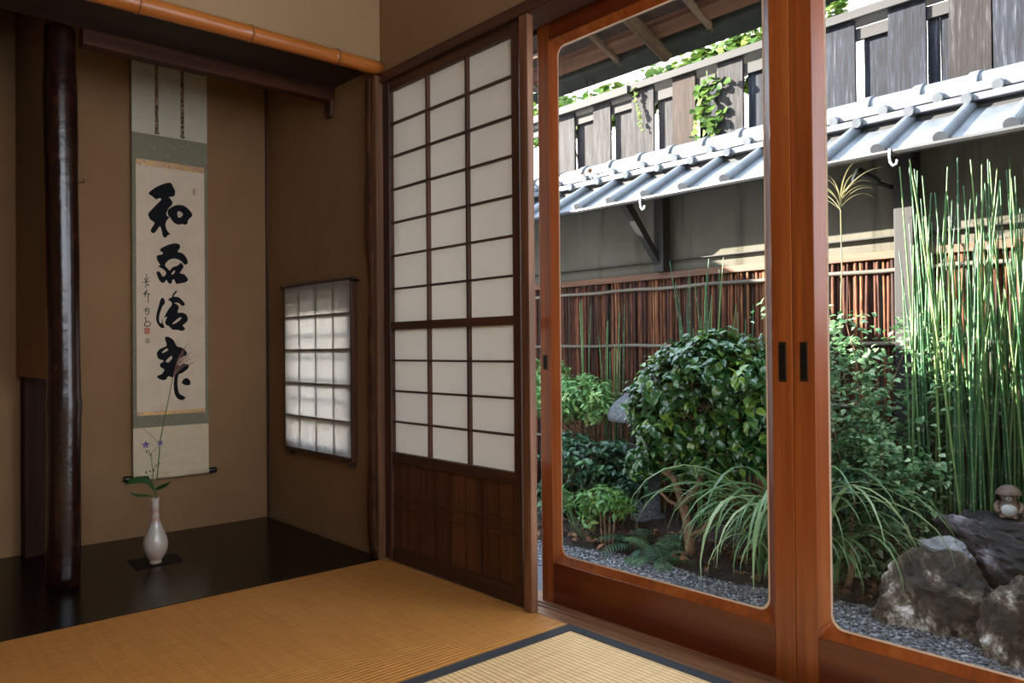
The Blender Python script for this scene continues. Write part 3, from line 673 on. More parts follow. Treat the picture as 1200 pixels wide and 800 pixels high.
pm.build('plume', M['red_plume'], t)
MB().tube([fp(186,519,VY),fp(178,511,VY),fp(167,501,VY)], [.0009,.0008,.0005], 5).build('side_blade', M['stem_green'], t)
t = thing('bellflower_stem', (VX,VY,.16), 'thin cut stem with two violet flowers and green leaves in the vase', 'flower stem')
MB().tube([(VX-.002,VY,.16),fp(181,578,VY),fp(179,552,VY),fp(177,535,VY),fp(174,527,VY)], [.002,.0018,.0014,.0011,.0009], 7).build('stalk', M['stem_green'], t, smooth=True)
MB().tube([fp(178,530,VY),fp(183,526,VY),fp(187,520,VY)], [.0009,.0008,.0008], 6).build('side_stalk', M['stem_green'], t)
def petal_flower(cx, cy, s, parent, rot):
    c = Vector(fp(cx, cy, VY-.004)); m = MB()
    for k in range(5):
        a = rot+2*PI*k/5; d = Vector((math.cos(a), -.35, math.sin(a))).normalized(); u = Vector((-math.sin(a), .15, math.cos(a)))
        p = [c, c+d*s*.5+u*s*.3, c+d*s+u*.1*s, c+d*s*1.1, c+d*s-u*.1*s, c+d*s*.5-u*s*.3]
        p = [Vector(q) for q in p]; m.add(p+[c+d*s*.55+Vector((0,-.15*s,0))], [(0,1,6),(1,2,6),(2,3,6),(3,4,6),(4,5,6),(5,0,6)])
    return m.build('violet_flower', M['petal'], parent)
petal_flower(170.5,521,.0135,t,.3); petal_flower(187.5,519,.011,t,.9)
for (x, y, s) in ((172,529,.004),(177,532,.0035),(171.5,553,.0042),(176,552,.004),(183,545,.003),(180,551,.0045),(187,543,.003)):
    c = fp(x, y, VY); m = MB().lathe([(-s,.2*s),(-.4*s,.8*s),(.3*s,.7*s),(s*1.3,.1*s)], c, 8); m.build('bud', M['vase_leaf'], t, smooth=True)
    MB().tube([fp(178.5,y+6,VY),fp((x+178)/2,y+4,VY),fp(x,y+1,VY)], [.0007,.0006,.0006], 5).build('bud_stalk', M['stem_green'], t)
def broad_leaf(pts, w, parent, depth=0):
    """pointed leaf along a measured midrib"""
    m = MB(); q = [Vector(p) for p in pts]; n = len(q); vs = []; fs = []
    for i, p in enumerate(q):
        d = (q[min(i+1,n-1)]-q[max(i-1,0)]).normalized(); s = d.cross(Vector((0,.75,.65))).normalized()
        sd = Vector((0,-.8,-.6)) if s.length < .1 else s
        ww = w*math.sin(PI*min(.97,max(.06,i/(n-1)*.9+.08)))
        lat = d.cross(Vector((.2,.6,-.75))).normalized()
        vs += [p+lat*ww+Vector((0,0,.002)), p, p-lat*ww+Vector((0,0,.002))]
    for i in range(n-1): fs += [(3*i,3*i+1,3*i+4,3*i+3),(3*i+1,3*i+2,3*i+5,3*i+4)]
    m.add(vs, fs); m.build('leaf', M['vase_leaf'], parent, smooth=True)
for k in range(3):
    pass
broad_leaf([fp(181,575,VY),fp(174,565,VY-.01),fp(164,563,VY-.02),fp(154,565,VY-.03),fp(147,568,VY-.035)], .016, t)
broad_leaf([fp(181,574,VY),fp(187,572,VY-.01),fp(194,569,VY-.02),fp(200,565,VY-.03)], .010, t)
broad_leaf([fp(180,583,VY),fp(172,581,VY-.01),fp(162,581,VY-.015),fp(156,580,VY-.02),fp(151,576,VY-.025)], .008, t)
broad_leaf([fp(180,572,VY),fp(172,560,VY+.02),fp(160,561,VY+.04),fp(148,563,VY+.06)], .010, t)

# ------------------------------------------------------------------ eaves of this house
def ez(x): return 2.15+.4*(1.4-x)
ev = sroot('roof_eave', (.1,-.5,2.2), 'underside of the house eaves with rafters and battens')
def slab(x0, x1, y0, y1, up0, up1):
    return MB().hexa([(x0,y0,ez(x0)+up0),(x1,y0,ez(x1)+up0),(x1,y1,ez(x1)+up0),(x0,y1,ez(x0)+up0),(x0,y0,ez(x0)+up1),(x1,y0,ez(x1)+up1),(x1,y1,ez(x1)+up1),(x0,y1,ez(x0)+up1)])
slab(.05,1.40,-1.75,.62,.03,.055).build('boarding', M['eave_board'], ev)
for k in range(5): slab(.1+.26*k,.105+.26*k,-1.75,.62,.026,.031).build('board_joint', M['iron'], ev)
slab(-1.7,1.42,-1.75,.62,.06,.12).build('roof_cover', M['tile'], ev)
slab(1.225,1.30,-1.75,.62,.002,.03).build('purlin_strip', M['fence_beam'], ev)
slab(1.33,1.41,-1.75,.62,-.012,.03).build('fascia', M['eave_fascia'], ev)
MB().tube([(1.135,-1.75,ez(1.135)+.004),(1.135,.62,ez(1.135)+.004)], .011, 10).build('batten', M['eave_wood'], ev, smooth=True)
for y in (-1.35,-.285): MB().tube([(.12,y,ez(.12)-.02),(.8,y+.003,ez(.8)-.021),(1.385,y,ez(1.385)-.02)], [.032,.03,.029], 14).build('rafter_log', M['eave_log'], ev, smooth=True)
for y in (-1.66,-1.1,-.56,-.03,.52):
    slab(1.1,1.355,y-.011,y+.011,-.012,.012).build('batten', M['eave_wood'], ev)
hk = MB(); a = at(693,100,0,1.37); hk.tube([(1.37,a[1]+.03,2.165),(1.37,a[1]+.028,2.10),(1.37,a[1]+.012,2.075),(1.37,a[1]-.012,2.08),(1.37,a[1]-.02,2.12),(1.37,a[1]-.004,2.165)], .003, 7)
tag(hk.build('wire_hook', M['iron'], smooth=True, loc=(1.37,a[1],2.16)), 'bent dark wire hook hanging from the house eave', 'hook')

# ------------------------------------------------------------------ garden ground
G = -.4
def ground_sheet(x0, x1, y0, y1, nx, ny, amp, z):
    m = MB(); vs = []; fs = []
    for i in range(nx+1):
        for j in range(ny+1):
            x = x0+(x1-x0)*i/nx; y = y0+(y1-y0)*j/ny
            vs.append((x, y, z+amp*mnoise.noise(Vector((x*3, y*3, 4)))))
    for i in range(nx):
        for j in range(ny): a = i*(ny+1)+j; fs.append((a,a+1,a+ny+2,a+ny+1))
    m.add(vs, fs); return m
struct(ground_sheet(.15,7,-6,8,10,16,0,G-.03).build('ground', M['soil']))

struct(B(.15,1.95,-5,4,G-.03,G).build('gravel_bed', M['gravel_base']))
def border(y): return 1.80-.09*y+.04*math.sin(y*5)
m = MB(); vs = []; fs = []
for i in range(31):
    for j in range(101):
        y_ = -2.6+6*j/100; u = i/30; x_ = border(y_)-.03+u*(3.02-border(y_)); vs.append((x_, y_, G-.008+.035*min(1, u*5)+(.025*mnoise.noise(Vector((x_*4, y_*4, 4)))+.012*mnoise.noise(Vector((x_*17, y_*17, 1))))*min(1, u*6)))
for i in range(30):
    for j in range(100): a = i*101+j; fs.append((a,a+1,a+102,a+101))
m.add(vs, fs); struct(m.build('soil_bed', M['soil'], smooth=True))
ico = bmesh.new(); bmesh.ops.create_icosphere(ico, subdivisions=1, radius=1); IV = np.array([v.co[:] for v in ico.verts]); IF = np.array([[v.index for v in f.verts] for f in ico.faces]); ico.free()
def raw_mesh(name, V, Fc, tint, m, parent=None, loc=None, smooth=False):
    me = bpy.data.meshes.new(name); V = np.asarray(V, float)
    off = np.zeros(3)
    if parent is not None: off = np.array(parent.matrix_world.translation) if False else np.array(parent.location[:])
    elif loc is not None: off = np.array(loc)
    me.from_pydata((V-off).tolist(), [], Fc.tolist() if hasattr(Fc, 'tolist') else Fc); me.update()
    if tint is not None:
        a = me.attributes.new('tint', 'FLOAT', 'POINT'); a.data.foreach_set('value', np.asarray(tint, float))
    me.materials.append(m)
    if smooth: me.polygons.foreach_set('use_smooth', [True]*len(me.polygons))
    o = bpy.data.objects.new(name, me); COL.objects.link(o)
    if parent is not None: o.parent = parent
    elif loc is not None: o.location = loc
    return o
N = 9000
py = RNG.uniform(-2.0,1.0,N); px_ = np.array([border(y) for y in py])-RNG.uniform(-.02,.42,N)
V = []; Fc = []; T = []
for i in range(N):
    s = RNG.uniform(.0045,.0085); sc = np.array([s*RNG.uniform(.8,1.3), s*RNG.uniform(.8,1.3), s*.75]); a = RNG.uniform(0,6.28); c_, s_ = math.cos(a), math.sin(a)
    q = IV*sc; q = np.stack([q[:,0]*c_-q[:,1]*s_, q[:,0]*s_+q[:,1]*c_, q[:,2]], 1)
    z = G+RNG.uniform(.001,.008)
    V.append(q+[px_[i], py[i], z]); Fc.append(IF+12*i); T.append(np.full(12, RNG.random()))
o = raw_mesh('gravel', np.concatenate(V), np.concatenate(Fc), np.concatenate(T), M['pebble'])
tag(o, 'strip of small grey gravel between the doors and the planting', 'gravel', kind='stuff')

# ------------------------------------------------------------------ boundary wall, brushwood fence, posts
X = 3.0
wl = MB(); wl.box(X+.02,X+.18,-3.2,4.2,G-.03,1.98); struct(wl.build('wall_garden', M['plaster_out']))
struct(B(1.25,3.2,-2.15,-2.05,G-.03,2.3).build('wall_garden_shade', M['plaster_out']))  # unseen end wall added to darken the lower right of the garden
fz = thing('brushwood_fence', (X,.5,G), 'dark brushwood fence of upright twigs under the plastered wall', 'fence')
m = MB()
y = -2.6
while y < 3.4:
    r = random.uniform(.006,.0115); m.cur = random.random()
    for layer in range(1):
        x = X-.012+random.uniform(-.014,.01); pts = []
        dx, dy = random.uniform(-.004,.004), random.uniform(-.006,.006)
        for k in range(7):
            z = G+(1.275-G)*k/6; pts.append((x+dx*k/3+random.uniform(-.003,.003), y+dy*k/3+random.uniform(-.004,.004), z))
        m.tube(pts, [r*random.uniform(.8,1.15) for _ in range(7)], 6)
    y += r*1.75
tw = m.build('twig_panel', M['twig'], fz, smooth=True)
B(X-.045,X+.03,-2.6,3.4,1.27,1.315).build('cap_beam', M['fence_beam'], fz, bevel=.004)
B(X-.02,X+.02,-2.6,3.4,1.395,1.402).build('wall_seam', M['post_dark'], fz)
for z, r in ((1.205,.013),(.79,.013),(.42,.013),(.05,.012)):
    rr = MB(); pts = [(X-.038-.004*math.sin(k),-2.6+.2*k,z+.004*math.sin(k*1.7)) for k in range(31)]; rr.tube(pts, r, 8); rr.build('rail', M['fence_rail'], fz, smooth=True)
t = B(2.88,2.985,-.797,-.692,G-.03,1.86).build('garden_post', M['post_dark'], bevel=.006, loc=(2.93,-.74,G)); tag(t, 'dark square post of the garden wall seen through the right-hand door', 'post')
t = thing('eave_bracket', (2.95,.94,1.31), 'dark upright with a slanting brace under the tiled wall roof', 'bracket')
B(2.90,2.985,.905,.985,1.315,1.86).build('upright', M['post_dark'], t, bevel=.004)
MB().hexa([(2.93,.93,1.33),(2.985,.93,1.33),(2.985,.98,1.33),(2.93,.98,1.33),(2.60,1.0,1.775),(2.665,1.0,1.80),(2.665,1.05,1.80),(2.60,1.05,1.775)]).build('brace', M['post_dark'], t)
t = thing('wall_lamp', (2.9,-.66,1.67), 'small lamp on a metal arm beside the dark garden post', 'lamp')
MB().tube([(2.93,-.692,1.66),(2.90,-.665,1.665),(2.88,-.62,1.69)], .012, 8).build('arm', M['iron'], t)
MB().tube([(2.88,-.62,1.69),(2.87,-.60,1.70),(2.85,-.53,1.735),(2.845,-.51,1.745)], [.02,.028,.045,.05], 16).build('lamp_head', M['gutter'], t, smooth=True)
MB().tube([(2.845,-.51,1.745),(2.84,-.495,1.752)], [.046,.040], 16).build('lens', M['lens'], t, smooth=True)

# ------------------------------------------------------------------ tiled roof on the garden wall
tr = thing('tiled_wall_roof', (2.9,.5,1.8), 'small silver-grey tiled roof running along the top of the garden wall', 'roof')
def rz(x): return 1.812+.56*(x-2.6)
Y0, Y1 = -2.9, 4.0
phase = .177; pitch = .3075
m = MB(); vs = []; fs = []; ny = int((Y1-Y0)/pitch*10); nx = 6
for i in range(nx+1):
    x = 2.585+(3.05-2.585)*i/nx
    for j in range(ny+1):
        yy = Y0+(Y1-Y0)*j/ny; u = ((yy-phase)/pitch) % 1
        vs.append((x, yy, rz(x)-.014*math.sin(PI*u)-.0))
for i in range(nx):
    for j in range(ny): a = i*(ny+1)+j; fs.append((a,a+1,a+ny+2,a+ny+1))
k0 = len(vs)
for j in range(ny+1):
    v = vs[j]; vs.append((v[0]+.004, v[1], v[2]-.03))
for j in range(ny): fs.append((j,k0+j,k0+j+1,j+1))
m.add(vs, fs); m.build('pan_tiles', M['tile'], tr, smooth=False)
k = -10
yy = phase-10*pitch
while yy < Y1-.1:
    if yy > Y0+.1:
        rl = MB().tube([(2.57,yy,rz(2.57)+.012),(2.8,yy,rz(2.8)+.012),(3.02,yy,rz(3.02)+.012)], [.037,.034,.034], 16).build('cover_tile', M['tile'], tr, smooth=False)
        MB().tube([(2.562,yy,rz(2.562)+.009),(2.572,yy,rz(2.572)+.012)], [.037,.041], 16).build('end_disc', M['tile'], rl)
    yy += pitch
# the other slope, ridge courses and ridge tiles
MB().hexa([(3.05,Y0,2.05),(3.5,Y0,1.80),(3.5,Y1,1.80),(3.05,Y1,2.05),(3.05,Y0,2.08),(3.5,Y0,1.83),(3.5,Y1,1.83),(3.05,Y1,2.08)]).build('rear_slope', M['tile'], tr)
B(2.985,3.24,Y0,Y1,2.0,2.055).build('ridge_bed', M['post_dark'], tr)
B(2.945,3.26,Y0,Y1,2.055,2.095).build('ridge_course', M['tile'], tr, bevel=.006)
B(2.965,3.24,Y0,Y1,2.105,2.14).build('ridge_course', M['tile'], tr, bevel=.006)
B(2.98,3.22,Y0,Y1,2.095,2.105).build('ridge_bed', M['post_dark'], tr)
B(2.985,3.21,Y0,Y1,2.14,2.165).build('ridge_course', M['tile'], tr, bevel=.006)
def halfround(y0, y1, r, zc, xc=3.10):
    return MB().extrude_y([(xc+r*math.cos(a), zc+r*.85*math.sin(a)) for a in [PI*k_/14 for k_ in range(15)]], y0, y1)
yy = 1.786-.286*8
yy = .358-.286*12
while yy < Y1-.3:
    if yy > Y0:
        rt = halfround(yy,yy+.284,.092,2.165).build('ridge_tile', M['tile'], tr)
        halfround(yy-.014,yy+.040,.114,2.156).build('tile_collar', M['tile'], rt, bevel=.006)
    yy += .286
for z, ph, xx in ((2.118,-.323,2.945),(2.074,-.471,2.925)):
    yy = ph-.29*8
    while yy < Y1-.1:
        if yy > Y0+.1: MB().tube([(xx,yy,z-.004),(xx+.012,yy,z),(xx+.06,yy,z+.002)], [.027,.031,.029], 14).build('ridge_knob', M['tile'], tr)
        yy += .29
gt = MB(); prof = [(2.53,1.782),(2.528,1.770),(2.537,1.758),(2.555,1.752),(2.573,1.758),(2.582,1.770),(2.58,1.784),(2.576,1.784),(2.577,1.77),(2.568,1.761),(2.555,1.757),(2.542,1.761),(2.533,1.77),(2.534,1.782)]
gt.extrude_y(prof, Y0, Y1); gt = gt.build('rain_gutter', M['gutter'], loc=(2.555,.5,1.75)); tag(gt, 'grey half-round rain gutter along the edge of the tiled wall roof', 'gutter')
for px, py_, lab in ((751,240,'white painted hook hanging from the gutter by the slanting brace'),(1043,190,'white painted hook hanging from the gutter near the dark post')):
    a = at(px, py_, 0, 2.53); y0 = a[1]
    hk = MB().tube([(2.527,y0,1.785),(2.522,y0,1.75),(2.522,y0-.004,1.715),(2.522,y0-.018,1.695),(2.522,y0-.034,1.70),(2.522,y0-.038,1.722)], .006, 8)
    tag(hk.build('gutter_hook', M['hookpaint'], smooth=True, loc=(2.525,y0,1.75)), lab, 'hook', 'white gutter hooks')

# ------------------------------------------------------------------ plank fence above the wall roof
pf = thing('plank_fence', (3.6,.5,1.8), 'weathered board fence with a flat cap rising behind the tiled wall roof', 'fence')
front = [(2.75,2.37,'plank_grey'),(2.15,1.95,'plank_grey'),(1.71,1.48,'plank_grey'),(1.29,1.07,'plank_brown'),(.87,.65,'plank_grey'),(.46,.2,'plank_grey'),(.01,-.19,'plank_blue'),(-.40,-.63,'plank_blue'),(-.76,-.99,'plank_dark'),(-1.0,-1.24,'plank_blue'),(-1.4,-1.62,'plank_blue')]
back = [(2.39,2.18,'plank_grey'),(1.94,1.73,'plank_grey'),(1.47,1.30,'plank_grey'),(1.07,.875,'plank_blue'),(.64,.44,'plank_blue'),(.22,.02,'plank_blue'),(-.225,-.40,'plank_blue'),(-.62,-.69,'plank_blue'),(-.70,-.77,'plank_blue'),(-.97,-1.2,'plank_blue'),(-1.22,-1.45,'plank_blue')]
for lst, x, top in ((front,3.545,2.925),(back,3.60,2.82)):
    for a, b, mm in lst:
        j = random.uniform(-.006,.006); m = MB()
        m.hexa([(x,b,1.78),(x+.022,b,1.78),(x+.022,a,1.78),(x,a,1.78),(x,b+j,top),(x+.022,b+j,top),(x+.022,a+j,top),(x,a+j,top)])
        m.build('plank', M[mm], pf, bevel=.003)
B(3.568,3.598,-2.4,4.0,2.80,2.88).build('rail', M['cap'], pf, bevel=.003)
B(3.568,3.598,-2.4,4.0,2.26,2.31).build('rail', M['cap'], pf, bevel=.003)
B(3.50,3.68,-2.4,1.72,2.925,2.985).build('cap_beam', M['cap'], pf, bevel=.004)
B(3.48,3.66,1.70,4.0,2.905,2.975).build('cap_beam', M['cap'], pf, bevel=.004)
# neighbour's white wall beyond
nb = sroot('wall_neighbour', (6,1,2), 'bright white neighbouring wall beyond the plank fence')
for z0, z1 in ((1.0,4.05),(4.075,5.6)): B(5.6,5.8,-4,9,z0,z1).build('render', M['white_wall'], nb)
B(5.62,5.8,-4,9,4.05,4.075).build('seam', M['post_dark'], nb)
# unseen wing added at the far left to shade the fence and lower garden
wg = sroot('wall_shade_wing', (1,3.4,0), None)
B(-4.2,2.9,3.3,3.4,G,2.42).build('wall', M['white_wall'], wg)
B(-4.4,3.0,3.0,4.6,2.42,2.5).build('shade_wing_roof', M['tile'], wg)

# ------------------------------------------------------------------ plants
LT = None
def leaf_template(stations, fold, droop):
    V = []; Fc = []
    n = len(stations)
    for i, (t_, w_) in enumerate(stations):
        z = -droop*t_*t_
        V += [(t_, w_, z+fold*w_), (t_, 0, z), (t_, -w_, z+fold*w_)]
    for i in range(n-1):
        a = 3*i; Fc += [(a,a+1,a+4,a+3),(a+1,a+2,a+5,a+4)]
    return np.array(V, float), np.array(Fc)
OVAL = leaf_template([(0,.02),(.2,.22),(.42,.29),(.65,.23),(.85,.09),(1,.005)], .4, .35)
LANCE = leaf_template([(0,.02),(.25,.17),(.5,.19),(.75,.12),(1,.005)], .3, .3)
ROUND = leaf_template([(0,.05),(.15,.42),(.45,.5),(.75,.36),(1,.02)], .2, .12)
def leaf_field(name, P, D, Nn, L, W, tint, m, tmpl, parent):
    """one mesh of leaves: base points P, directions D, up normals Nn, lengths L, width factors W"""
    tv, tf = tmpl; n = len(P); k = len(tv)
    D = D/np.linalg.norm(D, axis=1, keepdims=True)
    S = np.cross(Nn, D); S /= np.linalg.norm(S, axis=1, keepdims=True)+1e-9; U = np.cross(D, S)
    V = (P[:,None,:]+L[:,None,None]*(tv[None,:,0:1]*D[:,None,:]+tv[None,:,1:2]*W[:,None,None]*S[:,None,:]+tv[None,:,2:3]*U[:,None,:])).reshape(-1,3)
    Fc = (tf[None]+(np.arange(n)*k)[:,None,None]).reshape(-1,4)
    return raw_mesh(name, V, Fc, np.repeat(tint, k), m, parent, smooth=True)
def bush_tips(blobs, n, shell=.55):
    """twig tips spread over the skins of overlapping ellipsoids"""
    P = []; D = []; tot = sum(b[3]*b[4]*b[5] for b in blobs)**1.0
    w = np.array([(b[3]*b[4]*b[5])**.67 for b in blobs]); w /= w.sum()
    while len(P) < n:
        b = blobs[RNG.choice(len(blobs), p=w)]
        d = RNG.normal(size=3); d /= np.linalg.norm(d)
        r = shell+(1-shell)*RNG.random()**.5; r *= 1+.12*RNG.normal()*.5
        p = np.array(b[:3])+d*r*np.array(b[3:6]); P.append(p); D.append(d/np.array(b[3:6])*min(b[3:6]))
    return np.array(P), np.array(D)
def foliage(name, blobs, ntips, per, size, m, tmpl, parent, wid=1, spread=.9, up=.3, shell=.55, tb=0.0, young=.12):
    P, D = bush_tips(blobs, ntips, shell); D = D/np.linalg.norm(D, axis=1, keepdims=True)+np.array([0,0,up]); D /= np.linalg.norm(D, axis=1, keepdims=True)
    n = ntips*per; PP = np.repeat(P, per, 0)+RNG.normal(size=(n,3))*size*.25; DD = np.repeat(D, per, 0)
    R = RNG.normal(size=(n,3)); R -= (R*DD).sum(1,keepdims=True)*DD; R /= np.linalg.norm(R, axis=1, keepdims=True)
    dd = DD*RNG.uniform(.1,.9,(n,1))+R*spread; dd[:,2] -= .12
    up_ = DD*.6+np.array([-.25,0,1.])+RNG.normal(size=(n,3))*.25
    zt = np.repeat((P[:,2]-P[:,2].min())/(np.ptp(P[:,2])+1e-6), per)
    tint = np.clip(.45+RNG.normal(size=n)*.17+tb, 0, 1); y = RNG.random(ntips) < young; tint[np.repeat(y, per)] = np.clip(RNG.uniform(.75,1,(np.repeat(y, per)).sum()), 0, 1)
    L = size*RNG.uniform(.7,1.25,n); W = wid*RNG.uniform(.85,1.15,n)
    leaf_field(name, PP, dd, up_, L, W, tint, m, tmpl, parent); return P
def twigs(P, base, parent, m, r0=.004, n=None, name='twig'):
    mb = MB()
    for p in P[:n]:
        b = Vector(base[random.randrange(len(base))]); p = Vector(p); mid = b.lerp(p, .55)+Vector((random.uniform(-.03,.03),random.uniform(-.03,.03),-.03))
        mb.tube([b, mid, p], [r0, r0*.7, r0*.35], 5)
    return mb.build(name, m, parent, smooth=True)

# --- camellia-like bush with a bare forked trunk
def gp(px, py, x): return tuple(at(px, py, 0, x))
cx = 2.03
t = thing('camellia_bush', (2.03,.083,G), 'large glossy evergreen bush on a bare forked trunk behind the gravel', 'bush')
tk = MB()
base = (2.03,.083,G-.02)
a0 = gp(806,612,cx); a1 = gp(800,590,cx)
tk.tube([base, gp(809,640,cx), a0, a1], [.036,.030,.028,.027], 10)
b1 = [gp(790,560,cx-.02), gp(775,550,cx-.05), gp(772,535,cx-.03)]
tk.tube([a1, gp(794,572,cx-.01)]+b1, [.024,.021,.018,.014,.010], 9)
tk.tube([a1, gp(806,585,cx), gp(818,568,cx+.02), gp(828,540,cx+.04), gp(840,500,cx+.06)], [.022,.019,.017,.014,.01], 9)
tk.tube([gp(808,628,cx), gp(822,622,cx-.03), gp(838,606,cx-.06), gp(850,590,cx-.08)], [.014,.012,.010,.007], 8)
tk.tube([gp(796,592,cx), gp(784,587,cx-.02), gp(772,574,cx-.03)], [.012,.010,.007], 8)
tk.tube([gp(778,556,cx-.04), gp(792,545,cx-.02), gp(797,520,cx), gp(803,480,cx)], [.012,.011,.009,.006], 8)
tk.tube([b1[2], gp(768,500,cx), gp(775,460,cx)], [.010,.008,.005], 7)
tk.build('trunk', M['stem_wood'], t, smooth=True)
def blob(px, py, x, rx, ry, rz): p = at(px, py, 0, x); return (p[0], p[1], p[2], rx, ry, rz)
bl = [blob(826,434,2.06,.28,.25,.19), blob(790,448,2.0,.24,.17,.16), blob(872,440,2.12,.26,.21,.20), blob(770,470,2.02,.2,.14,.12), blob(785,505,1.98,.2,.16,.15), blob(850,490,2.16,.22,.24,.17), blob(765,535,1.98,.12,.09,.09), blob(835,530,2.16,.2,.22,.13), blob(905,470,2.2,.22,.16,.22), blob(880,515,2.2,.2,.2,.16), blob(800,540,2.15,.14,.14,.10), blob(757,500,1.95,.08,.07,.12), blob(774,446,2.0,.12,.09,.08), blob(845,404,2.08,.14,.12,.07), blob(748,545,2.0,.07,.06,.05)]
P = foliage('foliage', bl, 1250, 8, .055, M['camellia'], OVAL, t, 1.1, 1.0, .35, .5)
twigs(P, [gp(803,480,cx), gp(840,500,cx+.06), gp(775,460,cx), gp(797,520,cx)], t, M['stem_wood'], .004, 120)

# --- shrubs at the left of the view
t = thing('leafy_shrub', (2.45,1.2,G), 'pale green fine-leaved shrub at the left edge of the glass, topmost of the three', 'shrub')
bl = [blob(680,462,2.45,.22,.22,.13), blob(655,470,2.4,.2,.18,.16), blob(700,478,2.5,.16,.13,.09), blob(640,450,2.5,.2,.2,.2)]
P = foliage('foliage', bl, 480, 8, .045, M['leaf_light'], LANCE, t, 1.1, .9, .5, .5, .08)
twigs(P, [(2.45,1.25,.0),(2.45,1.15,.05)], t, M['stem_wood'], .004, 60)
MB().tube([(2.45,1.2,G-.02),(2.46,1.22,-.2),(2.45,1.2,.05)], [.012,.01,.008], 7).build('stem', M['stem_wood'], t, smooth=True)
t = thing('dark_shrub', (2.2,.95,G), 'dense dark green shrub under the pale one at the left of the glass', 'shrub')
bl = [blob(690,540,2.2,.24,.2,.13), blob(665,530,2.15,.2,.16,.14), blob(712,560,2.25,.2,.13,.1), blob(660,580,2.2,.2,.18,.14), blob(720,530,2.3,.14,.09,.07), blob(735,575,2.3,.14,.12,.12)]
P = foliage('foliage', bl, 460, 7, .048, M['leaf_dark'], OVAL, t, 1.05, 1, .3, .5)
twigs(P, [(2.2,.95,-.15),(2.2,1.05,-.15)], t, M['stem_wood'], .004, 60)
for yy in (.85,.97,1.1): MB().tube([(2.2,yy,G-.02),(2.2,yy+.03,-.28),(2.2,yy+.01,-.12)], [.010,.008,.006], 7).build('stem', M['stem_wood'], t, smooth=True)
t = thing('nandina_shrub', (1.9,.5,G), 'small bright green nandina with thin bare stems at the gravel edge', 'shrub')
for k, (bx, tx, ty) in enumerate(((706,703,590),(710,708,585),(713,716,588),(717,722,592))):
    MB().tube([tuple(at(bx,648,2,G-.01)), gp((bx+tx)/2,618,1.9), gp(tx,ty,1.92)], [.006,.0055,.005], 7).build('stem', M['stem_wood'], t, smooth=True)
bl = [blob(706,583,1.9,.14,.13,.05), blob(722,592,1.92,.1,.08,.05), blob(695,596,1.95,.08,.07,.05)]
foliage('foliage', bl, 130, 8, .046, M['leaf_nandina'], LANCE, t, 1.1, 1.1, .4, .2, .05)
t = thing('low_leafy_plant', (1.88,.72,G), 'low broad-leaved seedling in the bottom left corner of the glass', 'plant')
bl = [blob(668,604,1.9,.06,.05,.06), blob(690,608,1.9,.05,.04,.03), blob(663,585,1.9,.06,.05,.06)]
P = foliage('foliage', bl, 22, 5, .045, M['leaf_light'], OVAL, t, .9, 1, .3, .2)
twigs(P, [(1.88,.72,G),(1.88,.66,G)], t, M['stem_green'], .002, 22, 'stem')

# --- ferns
def fern(loc, label, n, ln, seed, tint):
    rs = random.Random(seed); t = thing('fern', loc, label, 'fern', 'ferns by the forked trunk')
    for k in range(n):
        a = 2*PI*k/n+rs.uniform(-.3,.3); L = ln*rs.uniform(.75,1.15); el = rs.uniform(.5,.95)
        P = []; D = []; U = []; LL = []; tn = []
        prev = Vector(loc); stem = [prev.copy()]
        for s in range(1, 19):
            e = el-1.25*(s/18)**1.3; d = Vector((math.cos(a)*math.cos(e), math.sin(a)*math.cos(e), math.sin(e))); prev = prev+d*(L/18); stem.append(prev.copy())
            side = d.cross(Vector((0,0,1))).normalized(); upv = side.cross(d)
            if s > 2:
                w = L*.24*math.sin(PI*min(1, (1-(s-2)/17.5)*.85+.08))
                for sg in (-1, 1): P.append(prev[:]); D.append((side*sg+d*.45)[:]); U.append(upv[:]); LL.append(w*rs.uniform(.9,1.1)); tn.append(min(1, max(0, tint+rs.uniform(-.15,.15))))
        leaf_field('frond', np.array(P), np.array(D), np.array(U), np.array(LL), np.full(len(P), .42), np.array(tn), M['fern'], LANCE, t)
        MB().tube(stem, [.0028]*10+[.0015]*9, 5).build('frond_stalk', M['stem_green'], t)
    return t
fern((1.98,.33,G), 'dark blue-green fern spreading left of the forked trunk', 11, .36, 3, .35)
fern((1.86,.17,G), 'low pale green fern lying at the gravel edge by the trunk', 8, .24, 5, .75)

# --- arching grass
def blade(mb, base, az, L, lean, w, tint, droop, n=12):
    p = Vector(base); e = lean; vs = []; fs = []; o = len(mb.v)
    side = Vector((-math.sin(az), math.cos(az), 0))
    for k in range(n+1):
        f_ = k/n; ww = w*min(1, .55+f_*2)*(1-f_**2.2)+.0003
        mb.v += [tuple(p+side*ww), tuple(p-Vector((0,0,ww*.4))), tuple(p-side*ww)]; mb.t += [tint]*3
        d = Vector((math.cos(az)*math.cos(e), math.sin(az)*math.cos(e), math.sin(e))); p = p+d*(L/n); e -= droop*(.4+1.3*f_)/n
    for k in range(n):
        a = o+3*k; mb.f += [(a,a+1,a+4,a+3),(a+1,a+2,a+5,a+4)]
def grass_clump(loc, label, n, Lr, w, seed, sx=.06, sy=.06, lean=(1.0,1.45), droop=(1.9,3.0), azc=None):
    rs = random.Random(seed); t = thing('arching_grass', loc, label, 'grass clump', 'arching grass clumps')
    for k in range(n):
        mb = MB(); az = rs.uniform(0, 2*PI) if azc is None or rs.random() < .45 else rs.gauss(azc, .8)
        b = (loc[0]+rs.gauss(0, sx), loc[1]+rs.gauss(0, sy), loc[2]-.01)
        blade(mb, b, az, rs.uniform(*Lr), rs.uniform(*lean), w*rs.uniform(.7,1.25), min(1, max(.05, rs.gauss(.5,.2))), rs.uniform(*droop)); mb.build('blade', M['grass'], t, smooth=True)
    return t
